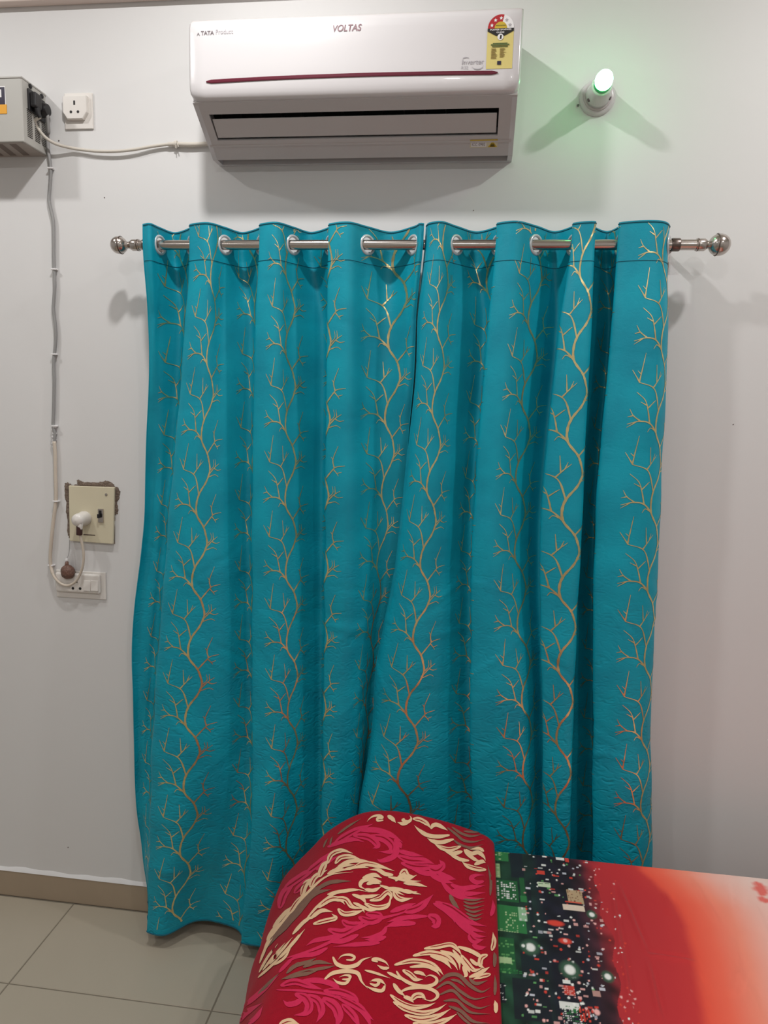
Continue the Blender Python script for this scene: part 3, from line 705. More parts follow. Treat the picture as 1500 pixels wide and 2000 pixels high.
def curtain(name, label, rows, width, seed, holes, ncol):
    """rows: list of (photo y of the row, z, [(photo x, depth Y), ...]); builds cloth surface, foil print, seam, grommets"""
    nu, nv = 300, 230
    zt = wy(700, 437, -.125)[2]; zb = rows[-1][1]
    keyz = [r[1] for r in rows]
    curves = []
    for ri, (py, z, pts) in enumerate(rows):
        ov = (1.0, 6.0, 8.0, 8.0, 6.0, 3.0)[ri]; q2 = []
        for i, (x, Y) in enumerate(pts):
            if i in holes:      # a fold starts here: its edge overhangs the recess before it
                q2.append((x+.6*ov, Y+.012 if ri else Y)); q2.append((x-ov*.5, -.1+(pts[i+1][1]+.1)*.62+(Y+.1)*.38))
            elif i+1 in holes and ri: q2.append((.35*x+.65*(pts[i+1][0]-4), min(Y+(.02 if ri == 1 else .032 if ri < 5 else .015), -.03)))
            else: q2.append((x, Y))
        pts = q2
        p = np.array([[wy(x, py, Y)[0], Y] for x, Y in pts]); c = catmull(p, 24)
        curves.append(c)
    tpar = np.linspace(0, 1, nu)
    nk = len(curves[0]); tk = np.linspace(0, 1, nk)
    # constant-arclength parametrisation, blended over rows so that a thread stays vertical
    al = []
    for c in curves:
        s = np.concatenate([[0], np.cumsum(np.linalg.norm(np.diff(c, axis=0), axis=1))]); al.append(s/s[-1])
    sm = np.mean(al, 0)
    R = []
    for c in curves:
        tt = np.interp(tpar, sm, tk)
        R.append(np.stack([np.interp(tt, tk, c[:, 0]), np.interp(tt, tk, c[:, 1])], -1))
    R = np.array(R)
    zs = zt+(zb-zt)*np.linspace(0, 1, nv)
    P = np.zeros((nv, nu, 3))
    # smooth interpolation in z (Catmull on keys)
    kz = np.array(keyz[::-1])
    for j, z in enumerate(zs):
        k = int(np.clip(np.searchsorted(kz, z)-1, 0, len(kz)-2)); z0, z1 = kz[k], kz[k+1]; t = (z-z0)/(z1-z0)
        if z >= kz[-1]: P[j, :, :2] = R[0]
        else:
            i1, i0 = len(kz)-1-k, len(kz)-2-k     # i1 lower row, i0 upper row
            im, ip = max(i0-1, 0), min(i1+1, len(kz)-1)
            tt = 1-t
            a, b, c, d = R[im], R[i0], R[i1], R[ip]
            h = zsp = 1.0
            m0 = (c-a)*.5 if im != i0 else (c-b)*.5
            m1 = (d-b)*.5 if ip != i1 else (c-b)*.5
            P[j, :, :2] = (2*tt**3-3*tt**2+1)*b+(tt**3-2*tt**2+tt)*m0+(-2*tt**3+3*tt**2)*c+(tt**3-tt**2)*m1
        P[j, :, 2] = z
    U = np.tile(tpar*width, (nv, 1)); V = np.tile((zt-zs)[:, None], (1, nu))
    # soft buckles and creases
    rng = np.random.RandomState(seed)
    dU = np.gradient(P, axis=1); dV = np.gradient(P, axis=0)
    N = np.cross(dU, dV); N /= np.linalg.norm(N, axis=2, keepdims=True)
    if N[nv//2, nu//2, 1] > 0: N = -N
    D = np.zeros((nv, nu)); low = np.clip((V-.15)/.6, 0, 1)
    for k in range(26):
        ku, kv = rng.uniform(-16, 16), rng.uniform(4, 34); ph = rng.uniform(0, 6.28)
        D += rng.uniform(.0001, .0005)*np.sin(ku*U+kv*V+ph+1.5*np.sin(3*U+2*V+ph))*low
    low2 = np.clip((V-.9)/.8, 0, 1)
    for k in range(46):
        u0, v0 = rng.uniform(0, width), rng.uniform(.9, 2.05); an = rng.uniform(-.9, .9); ln = rng.uniform(.04, .16); wd = rng.uniform(.004, .010)
        a = (U-u0)*math.cos(an)+(V-v0)*math.sin(an); b = -(U-u0)*math.sin(an)+(V-v0)*math.cos(an)
        D += rng.choice([-1, 1])*rng.uniform(.0008, .0022)*np.exp(-(a/ln)**2-(b/wd)**2)
    for v0 in rng.uniform(.12, 1.0, 9):      # packing creases
        u0 = rng.uniform(0, width); D -= .0009*np.exp(-((V-v0-.02*np.sin(6*U))/.0035)**2-((U-u0)/.25)**2)
    edge = .004*np.sin(V*11+seed)+.005*np.sin(V*5.3+1+seed)
    ee = np.exp(-(U/.03)**2)-np.exp(-((width-U)/.03)**2)
    P[:, :, 0] += edge*np.abs(ee)*np.clip(V/.4, 0, 1)
    P += N*D[..., None]
    P[:, :, 1] = np.minimum(P[:, :, 1], -.012)
    dU = np.gradient(P, axis=1); dV = np.gradient(P, axis=0)
    N = np.cross(dU, dV); N /= np.linalg.norm(N, axis=2, keepdims=True)
    if N[nv//2, nu//2, 1] > 0: N = -N
    # grommet centres: where the top curve meets the rod depth
    row = int(np.argmin(abs(zs-ROD_Z))); yy = P[row, :, 1]-ROD_Y
    cr = [k for k in range(nu-1) if yy[k]*yy[k+1] <= 0]
    cen = []
    for k in cr:
        c = P[row, k]+(P[row, k+1]-P[row, k])*(yy[k]/(yy[k]-yy[k+1]+1e-9)); c[2] = ROD_Z
        if cen and abs(c[0]-cen[-1][0][0]) < .012: continue
        n = N[row, k].copy(); n[2] = 0; n /= np.linalg.norm(n); cen.append((c, n))
    mid = .25*(P[:-1, :-1]+P[1:, :-1]+P[:-1, 1:]+P[1:, 1:]); mask = np.ones(mid.shape[:2], bool)
    for c, n in cen: mask &= np.linalg.norm(mid-c, axis=2) > .0215
    e = empty(name, (float(P[0, :, 0].mean()), -.1, zb), label, 'curtain')
    o = grid_mesh(P, 'cloth', M['cloth'], e, mask)
    uv = o.data.uv_layers.new(name='cloth'); li = np.empty(len(o.data.loops), int); o.data.loops.foreach_get('vertex_index', li)
    uv.data.foreach_set('uv', np.stack([U.reshape(-1)[li], V.reshape(-1)[li]], -1).reshape(-1).astype(float))
    def S(u, v, off):
        fu = np.clip(u/width*(nu-1), 0, nu-1.001); fv = np.clip(v/(zt-zb)*(nv-1), 0, nv-1.001)
        iu = fu.astype(int); iv = fv.astype(int); a = (fu-iu)[:, None]; b = (fv-iv)[:, None]
        g = lambda A: (A[iv, iu]*(1-a)+A[iv, iu+1]*a)*(1-b)+(A[iv+1, iu]*(1-a)+A[iv+1, iu+1]*a)*b
        return g(P)+g(N)*off
    # gold branches
    vs, fs = [], []; nvx = 0
    H = zt-zb; sp = width/ncol
    rr = random.Random(seed)
    for c in range(ncol):
        uc = sp*(c+.72); mir = 1; offv = (c*.43 % 1)*PER
        for k in range(-1, int(H/PER)+3):
            for w, p in ST:
                q = catmull(p*CU, 5); q = q*[mir*.88, 1]+[uc, offv+k*PER+.12]
                u, v = q[:, 0], q[:, 1]
                ok = (u > .004) & (u < width-.004) & (v > .003) & (v < H-.02)
                if ok.sum() < 3: continue
                i0 = np.argmax(ok); i1 = len(ok)-np.argmax(ok[::-1]); q = q[i0:i1]
                d = np.gradient(q, axis=0); d /= np.linalg.norm(d, axis=1, keepdims=True)+1e-12; nn = np.stack([-d[:, 1], d[:, 0]], -1)
                m = len(q); tp = np.linspace(1, .35, m) if w < 11 else np.full(m, 1.0)
                hw = ((w*.66+3.8)*CU*.5*1.05*tp*(1+.18*np.sin(np.arange(m)*1.9+w)))[:, None]
                Lq, Rq = q-nn*hw, q+nn*hw
                A = S(Lq[:, 0], Lq[:, 1], .0007); B = S(Rq[:, 0], Rq[:, 1], .0007)
                vs.append(np.stack([A, B], 1).reshape(-1, 3))
                fs += [(nvx+2*i, nvx+2*i+1, nvx+2*i+3, nvx+2*i+2) for i in range(m-1)]; nvx += 2*m
    vs = np.vstack(vs)
    # leave the grommet holes free of print
    keep = np.ones(len(vs), bool)
    for c, n in cen: keep &= np.linalg.norm(vs-c, axis=1) > .026
    fs = [f for f in fs if keep[list(f)].all()]
    g = MB(); g.v = vs.tolist(); g.f = fs; g.mi = [0]*len(fs)
    go = g.build('gold_branch_print', M['foil'], e, smooth='all', recalc=False); go['kind'] = 'stuff'; go['label'] = 'gold foil branch print'
    # seams: header stitch and hems
    def seam(vv, nm, r=.0007):
        u = np.linspace(.003, width-.003, 260); p = S(u, np.full_like(u, vv), .0006); MB().tube(p, r, 5).build(nm, M['thread'], e, smooth='all')
    seam(zt-wy(700, 512, -.12)[2], 'header_stitch'); seam(.004, 'top_hem', .0013); seam(H-.004, 'bottom_hem', .0018)
    for uu in (.002, width-.002):
        v = np.linspace(.002, H-.002, 200); MB().tube(S(np.full_like(v, uu), v, 0), .0013, 5).build('side_hem', M['cloth'], e, smooth='all')
    # grommets
    for c, n in cen:
        MB().lathe([(.0192, -.0022), (.0192, .0022), (.0215, .0036), (.0250, .0026), (.0262, .0006), (.0262, -.0006), (.0250, -.0026), (.0215, -.0036), (.0192, -.0022)], c, n, 30, cap=False).build('grommet', M['grommet'], e, smooth='all')
    return cen

F, K, C_ = -.148, -.046, -.100
zrow = lambda y: wy(700, y, -.1)[2]
LROWS = [
 (480, zrow(480), [(279,-.132),(294,-.142),(313,C_),(342,K),(372,C_),(406,F),(440,C_),(474,K),(508,C_),(540,F),(573,C_),(608,K),(643,C_),(680,F),(718,C_),(763,K),(806,C_),(818,-.130),(827,-.128)]),
 (620, zrow(620), [(286,-.10),(297,-.105),(315,-.085),(338,-.065),(366,-.105),(402,-.146),(438,-.10),(472,-.07),(503,-.105),(540,-.145),(575,C_),(608,-.065),(643,C_),(680,F),(716,C_),(755,-.065),(790,-.085),(802,-.10),(810,-.098)]),
 (1000, zrow(1000), [(283,-.050),(297,-.036),(312,-.036),(326,-.060),(337,-.110),(375,-.158),(432,-.12),(465,-.092),(497,-.112),(535,-.147),(577,-.105),(608,-.07),(640,-.10),(676,-.142),(714,-.10),(740,-.07),(760,-.06),(775,-.058),(790,-.056)]),
 (1400, zrow(1400), [(258,-.046),(272,-.034),(286,-.034),(299,-.065),(308,-.12),(352,-.17),(425,-.135),(465,-.105),(498,-.118),(540,-.15),(580,-.11),(608,-.078),(636,-.10),(664,-.13),(698,-.10),(712,-.08),(722,-.06),(736,-.055),(752,-.05)]),
 (1620, zrow(1620), [(266,-.040),(275,-.034),(283,-.040),(292,-.08),(299,-.135),(346,-.172),(415,-.125),(455,-.12),(495,-.145),(538,-.16),(578,-.115),(607,-.085),(633,-.10),(660,-.125),(688,-.10),(700,-.08),(712,-.06),(726,-.055),(742,-.05)]),
 (1840, .048, [(290,-.026),(291,-.045),(291,-.075),(291,-.11),(291,-.150),(325,-.152),(388,-.080),(428,-.105),(475,-.148),(525,-.150),(575,-.12),(605,-.09),(630,-.11),(655,-.13),(680,-.1),(690,-.08),(700,-.06),(715,-.055),(730,-.05)]),
]
RROWS = [
 (480, zrow(480), [(831,-.112),(838,-.136),(862,F),(892,C_),(930,K),(970,C_),(1008,F),(1047,C_),(1082,K),(1117,C_),(1140,-.140),(1161,-.138),(1158,-.095),(1184,-.045),(1208,C_),(1250,-.147),(1290,-.142),(1305,-.102),(1297,-.06)]),
 (620, zrow(620), [(815,-.10),(824,-.138),(852,-.15),(888,-.108),(922,-.066),(958,-.102),(996,-.148),(1036,-.106),(1068,-.066),(1098,-.104),(1130,-.148),(1156,-.140),(1152,-.092),(1178,-.045),(1200,C_),(1245,-.152),(1290,-.145),(1306,-.104),(1297,-.06)]),
 (1000, zrow(1000), [(783,-.085),(791,-.124),(825,-.155),(872,-.115),(900,-.082),(930,-.10),(967,-.148),(1010,-.11),(1038,-.082),(1063,-.105),(1105,-.152),(1137,-.142),(1132,-.092),(1150,-.05),(1169,C_),(1215,-.158),(1265,-.150),(1290,-.11),(1284,-.07)]),
 (1400, zrow(1400), [(729,-.085),(740,-.125),(785,-.168),(845,-.14),(885,-.10),(925,-.11),(972,-.152),(1026,-.128),(1050,-.105),(1066,-.118),(1095,-.152),(1121,-.142),(1115,-.092),(1142,-.055),(1166,C_),(1208,-.152),(1252,-.15),(1274,-.11),(1269,-.07)]),
 (1600, zrow(1600), [(696,-.085),(706,-.125),(760,-.17),(830,-.145),(880,-.10),(928,-.11),(972,-.152),(1028,-.132),(1052,-.11),(1068,-.12),(1092,-.152),(1116,-.142),(1110,-.092),(1138,-.055),(1164,C_),(1205,-.152),(1252,-.15),(1276,-.11),(1271,-.07)]),
 (1840, .055, [(672,-.085),(684,-.125),(745,-.17),(820,-.145),(875,-.10),(925,-.11),(970,-.152),(1028,-.132),(1052,-.11),(1068,-.12),(1092,-.152),(1116,-.142),(1110,-.092),(1138,-.055),(1164,C_),(1205,-.152),(1250,-.15),(1275,-.11),(1270,-.07)]),
]
curtain('curtain', 'teal curtain panel with gold branches hanging beside the wall switches', LROWS, 1.18, 11, (4, 8, 12), 6)
curtain('curtain', 'teal curtain panel with gold branches hanging behind the bed', RROWS, 1.20, 23, (5, 9, 14), 6)

# ------------------------------------------------------------------ bed
BZ, BY0, BY1, BX0, BX1 = .512, -.262, -1.72, -.312, 1.50
def bed():
    e = empty('bed', ((BX0+BX1)/2, (BY0+BY1)/2, 0), 'dark wooden bed frame under the printed sheet', 'bed')
    for s, (a, b) in enumerate((((BX0+.03, BY0-.05, .20), (BX1-.03, BY0-.02, .32)), ((BX0+.03, BY1+.02, .20), (BX1-.03, BY1+.05, .32)), ((BX0+.03, BY1+.05, .20), (BX0+.06, BY0-.05, .32)), ((BX1-.06, BY1+.05, .20), (BX1-.03, BY0-.05, .32)))):
        MB().box(a, b).build('side_rail', M['wood'], e, bevel=.004)
    for x in (BX0+.07, BX1-.07):
        for y in (BY0-.09, BY1+.09): MB().box((x-.03, y-.03, 0), (x+.03, y+.03, .20)).build('leg', M['wood'], e, bevel=.004)
    MB().box((BX0+.06, BY1+.05, .28), (BX1-.06, BY0-.05, .325)).build('platform', M['wood'], e)
    mt = tag(MB().box((BX0+.01, BY1+.01, .327), (BX1-.01, BY0-.012, BZ-.006)).build('mattress', M['mattress'], bevel=.03), 'thick mattress on the bed frame under the printed sheet', 'mattress')
bed()

def sheet():
    # vertex-coloured print on a dense cloth grid
    xs = np.concatenate([np.linspace(BX0-.004, .06, 40)[:-1], np.arange(.06, .44, .0019), np.linspace(.44, BX1+.004, 130)[1:]])
    # rows: far drop, top, near drop
    yt = np.concatenate([np.arange(BY0-.012, -.92, -.0024), np.linspace(-.92, BY1+.01, 70)[1:]])
    prof = [(BY0+.004, .20), (BY0+.004, .30), (BY0+.003, .40), (BY0+.003, .47), (BY0+.001, .495), (BY0-.004, .506)]
    tail = [(BY1+.004, .506), (BY1-.002, .49), (BY1-.003, .40), (BY1-.003, .25)]
    rows = prof+[(y, BZ) for y in yt]+tail
    rows = np.array(rows); nv, nu = len(rows), len(xs)
    X = np.tile(xs, (nv, 1)); Y = np.tile(rows[:, :1], (1, nu)); Z = np.tile(rows[:, 1:2], (1, nu))
    top = (Z > .50).astype(float)
    # wrinkles on the top: measured creases plus soft waves
    def crease(p, q, amp, wd, taper=True):
        a = wz(*p, BZ)[:2]; b = wz(*q, BZ)[:2]; d = b-a; L = np.linalg.norm(d); d /= L
        t = (X-a[0])*d[0]+(Y-a[1])*d[1]; s = -(X-a[0])*d[1]+(Y-a[1])*d[0]
        w = np.exp(-(s/wd)**2)*np.clip(np.minimum(t, L-t)/(.25*L)+.0, 0, 1)
        return amp*(w-.6*np.exp(-((s-wd*1.6)/wd)**2)*np.clip(np.minimum(t, L-t)/(.25*L), 0, 1))
    H = np.zeros_like(X)
    for p, q, a, w in (((1205,1720),(1265,1870),.0022,.006),((1345,1705),(1412,1815),.0028,.006),((1412,1705),(1432,1825),.0022,.006),((1440,1712),(1440,1800),.002,.006),((1432,1830),(1450,1930),.0022,.007),((1262,1865),(1360,1880),.0022,.006),((1262,1870),(1290,2000),.002,.006),((1195,1720),(1215,1900),.0016,.005),((1208,1800),(1235,2000),.0016,.005),((1300,1735),(1310,1790),.0025,.007),((1470,1760),(1500,1830),.002,.008),((1355,1900),(1385,1970),.002,.006),((1455,1890),(1490,2000),.002,.006),((1450,1890),(1430,1950),.002,.007)):
        H += crease(p, q, a*1.9, w)
    rng = np.random.RandomState(5)
    for k in range(14):
        a, b, ph = rng.uniform(-18, 18), rng.uniform(-18, 18), rng.uniform(0, 6.28); H += rng.uniform(.0002, .0006)*np.sin(a*X+b*Y+ph)
    Z = Z+H*top
    Z += .006*np.clip((X-.65)/.5, 0, 1)*np.exp(-((Y-BY0)/.12)**2)*top*np.sin(X*13)
    Y = Y+(1-top)*.004*np.sin(X*23)*np.clip((.5-Z)/.2, 0, 1)
    P = np.stack([X, Y, Z], -1)
    # print colours in sheet coordinates
    Cc = np.zeros((nv, nu, 3))
    lin = lambda r, g, b: np.array(srgb(r, g, b)[:3])
    Yr = Y
    # ground: red to orange to pale, boundary leaning toward the foot
    n1 = .012*np.sin(Yr*17+1)+.006*np.sin(Yr*41)
    bq = np.array([wz(*q, BZ) for q in ((1250,1700),(1275,1720),(1318,1765),(1345,1810),(1356,1860),(1364,1920),(1374,2000))])
    xb = np.interp(-Yr, -bq[:, 1], bq[:, 0])+n1*.25       # red / orange boundary
    t = X-xb
    def ramp(t, ks):
        out = np.zeros(t.shape+(3,)); pos = [k[0] for k in ks]
        for c in range(3): out[..., c] = np.interp(t, pos, [k[1][c] for k in ks])
        return out
    Cc[:] = ramp(t, [(-.5, lin(30, 24, 34)), (-.30, lin(120, 30, 40)), (-.17, lin(176, 40, 46)), (-.05, lin(190, 44, 48)), (-.012, lin(196, 50, 50)), (.008, lin(232, 84, 62)), (.05, lin(238, 104, 80)), (.11, lin(240, 142, 118)), (.18, lin(236, 182, 168)), (.28, lin(232, 206, 196)), (.6, lin(228, 150, 130)), (1.0, lin(180, 40, 44))])
    xc = .356-.020*np.clip((BY0-Yr)/.5, 0, 1)+.006*np.sin(Yr*19)+.006*np.sin(Yr*47+2)                       # city / sky boundary
    city = X < xc
    base = ramp(X, [(-.5, lin(18, 40, 30)), (.09, lin(26, 66, 42)), (.19, lin(20, 40, 36)), (.215, lin(16, 18, 32)), (.285, lin(24, 18, 30)), (.318, lin(64, 26, 36)), (.352, lin(156, 38, 44))])
    rs = np.random.RandomState(9)
    nz = np.zeros_like(X)
    for k in range(22):
        a, b, ph = rs.uniform(-160, 160), rs.uniform(-160, 160), rs.uniform(0, 6.28); nz += np.sin(a*X+b*Y+ph)
    base = base*(1+.10*nz[..., None]*.8).clip(.25, 2.2)
    Cc = np.where(city[..., None], base, Cc)
    topm = Z > .2
    def rect(px, py, w, h, col, amt=1.0, rot=0.0):     # centre (photo measure), size in metres
        c = wz(px, py, BZ); m = (abs(X-c[0]) < w/2) & (abs(Y-c[1]) < h/2); Cc[m] = Cc[m]*(1-amt)+np.array(col)*amt
    def dot(px, py, r, col, ry=None):
        c = wz(px, py, BZ); q = ((X-c[0])/r)**2+((Y-c[1])/(ry or r*1.25))**2; a = np.clip(1.6-q*1.3, 0, 1)[..., None]; Cc[:] = Cc*(1-a)+np.array(col)*a
    G1, G2, G3 = lin(44, 118, 62), lin(30, 92, 48), lin(96, 160, 92); PL = lin(176, 202, 150); WH = lin(232, 232, 226); RD = lin(214, 66, 50); PK = lin(236, 176, 170); DK = lin(18, 18, 30)
    def block(x0, y0, x1, y1, col, amt=.92):
        a = wz(x0, y0, BZ); b = wz(x1, y1, BZ); m = (X > min(a[0], b[0])) & (X < max(a[0], b[0])) & (Y < max(a[1], b[1])) & (Y > min(a[1], b[1])); 
        Cc[m] = Cc[m]*(1-amt)+np.array(col)*amt
        return a, b
    def windows(x0, y0, x1, y1, nx, ny, col, p, seed):
        a = wz(x0, y0, BZ); b = wz(x1, y1, BZ); r = np.random.RandomState(seed)
        dx, dy = (b[0]-a[0])/nx, (b[1]-a[1])/ny
        for i in range(nx):
            for j in range(ny):
                if r.rand() < p:
                    cx, cy = a[0]+dx*(i+.5), a[1]+dy*(j+.5); m = (abs(X-cx) < abs(dx)*.34) & (abs(Y-cy) < abs(dy)*.3); Cc[m] = np.array(col)*r.uniform(.7, 1.0)
    block(950, 1657, 994, 1682, G1); windows(950, 1658, 980, 1680, 4, 5, PL, .8, 1); windows(975, 1658, 996, 1672, 3, 3, G3, .6, 2)
    block(958, 1684, 978, 1714, lin(140, 170, 116)); windows(958, 1684, 978, 1712, 2, 7, PL, .5, 3)
    block(962, 1716, 1014, 1762, G2); windows(962, 1717, 976, 1760, 3, 9, WH, .7, 4); windows(978, 1720, 1010, 1758, 7, 8, WH, .72, 5)
    block(1014, 1712, 1028, 1760, G2, .8); block(1016, 1748, 1030, 1762, G1)
    block(966, 1766, 1030, 1825, G1); windows(985, 1774, 1014, 1822, 6, 9, PL, .5, 6); windows(966, 1812, 1014, 1823, 9, 2, PL, .8, 7); block(1012, 1770, 1030, 1800, lin(150, 190, 150), .8); windows(1012, 1770, 1030, 1800, 3, 5, WH, .5, 8)
    block(966, 1830, 1008, 1905, G2, .85); windows(968, 1834, 1008, 1905, 8, 12, G3, .4, 9); block(974, 1870, 1000, 1884, PL, .8); windows(970, 1890, 1020, 1905, 8, 3, G1, .7, 10)
    block(966, 1920, 988, 1960, DK); windows(966, 1922, 990, 1956, 5, 8, WH, .35, 11)
    block(1000, 1910, 1080, 2000, lin(16, 16, 30), .8); block(1016, 1860, 1075, 1905, lin(15, 20, 34), .7); block(995, 1665, 1024, 1715, lin(18, 22, 36), .75); block(1026, 1720, 1048, 1830, lin(16, 16, 30), .6)
    r = np.random.RandomState(21)
    for k in range(300):
        px, py = r.uniform(1020, 1180), r.uniform(1668, 2020)
        c = wz(px, py, BZ)
        if c[0] > .362: continue
        f = (px-1020)/160; col = [WH, PK, RD, lin(200, 200, 210), G3][r.choice(5, p=[.34-.1*f, .18+.22*f, .22, .12, .14-.12*f])]
        if r.rand() < .55: dot(px, py, r.uniform(.0014, .0034), col)
        else: rect(px, py, r.uniform(.004, .012), r.uniform(.003, .008), col, r.uniform(.5, .95))
    for k in range(46):
        py = r.uniform(1690, 2010); c = wz(1175+(py-1690)*.18+r.uniform(-14, 22), py, BZ); px = 1175+(py-1690)*.18+r.uniform(-14, 22); dot(px, py, r.uniform(.0012, .0028), [PK, WH, RD][r.choice(3)])
    # larger measured lights
    block(1106, 1736, 1142, 1764, lin(186, 160, 124), .9); windows(1106, 1734, 1142, 1762, 9, 8, lin(120, 70, 50), .35, 12); block(1098, 1764, 1144, 1780, lin(226, 206, 186), .9); block(1104, 1758, 1136, 1764, RD, .8)
    block(1050, 1722, 1076, 1733, lin(200, 214, 180)); windows(1050, 1722, 1076, 1733, 2, 4, G2, .5, 13); block(1048, 1700, 1064, 1709, RD, .85); block(1046, 1666, 1060, 1672, WH); block(1084, 1672, 1102, 1681, WH); block(1102, 1674, 1112, 1684, RD)
    dot(1085, 1802, .020, RD, .010); dot(1104, 1838, .015, RD, .010); dot(1104, 1837, .005, PK)
    for px, py, rr_ in ((1036,1851,.0105),(1113,1896,.0115),(1187,1910,.0070),(1156,1785,.0065),(1022,1848,.004)): dot(px, py, rr_*1.9, lin(70, 110, 84)*.6+Cc.mean()*.0); dot(px, py, rr_, WH)
    block(1098, 1915, 1115, 1924, WH, .9); block(1100, 1926, 1124, 1948, RD, .75); windows(1096, 1930, 1126, 1950, 6, 4, PK, .6, 14); block(1092, 1958, 1132, 1976, WH, .85); windows(1100, 1966, 1136, 2000, 7, 7, G1, .5, 15); windows(1096, 1970, 1148, 2010, 10, 8, WH, .5, 16); windows(1130, 1972, 1156, 2000, 4, 6, RD, .7, 17)
    block(1156, 1938, 1174, 1950, lin(196, 150, 140), .8); dot(1166, 1980, .006, PK)
    # a small red flower at the far corner of the pale part
    for k in range(9): dot(1486+r.uniform(-8, 12), 1745+r.uniform(-22, 18), r.uniform(.006, .014), lin(226, 110, 100))
    nt_m = bpy.data.materials.new('printed_sheet'); nt_m.use_nodes = True; nt = nt_m.node_tree; b = nt.nodes['Principled BSDF']
    at = nt.nodes.new('ShaderNodeVertexColor'); at.layer_name = 'print'; nt.links.new(at.outputs[0], b.inputs['Base Color'])
    b.inputs['Roughness'].default_value = .7; b.inputs['Specular IOR Level'].default_value = .25; b.inputs['Sheen Weight'].default_value = .1
    tcn = nt.nodes.new('ShaderNodeTexCoord'); nn = nt.nodes.new('ShaderNodeTexNoise'); nn.inputs['Scale'].default_value = 260; nt.links.new(tcn.outputs['Object'], nn.inputs['Vector'])
    bp = nt.nodes.new('ShaderNodeBump'); bp.inputs['Strength'].default_value = .12; bp.inputs['Distance'].default_value = .0006; nt.links.new(nn.outputs['Fac'], bp.inputs['Height']); nt.links.new(bp.outputs['Normal'], b.inputs['Normal'])
    o = grid_mesh(P[::-1], 'bed_sheet', nt_m)
    ca = o.data.color_attributes.new('print', 'FLOAT_COLOR', 'POINT')
    ca.data.foreach_set('color', np.concatenate([Cc[::-1], np.ones((nv, nu, 1))], -1).reshape(-1).astype(np.float32))
    tag(o, 'bed sheet printed with green city lights fading to red and orange sky', 'bed sheet')
sheet()

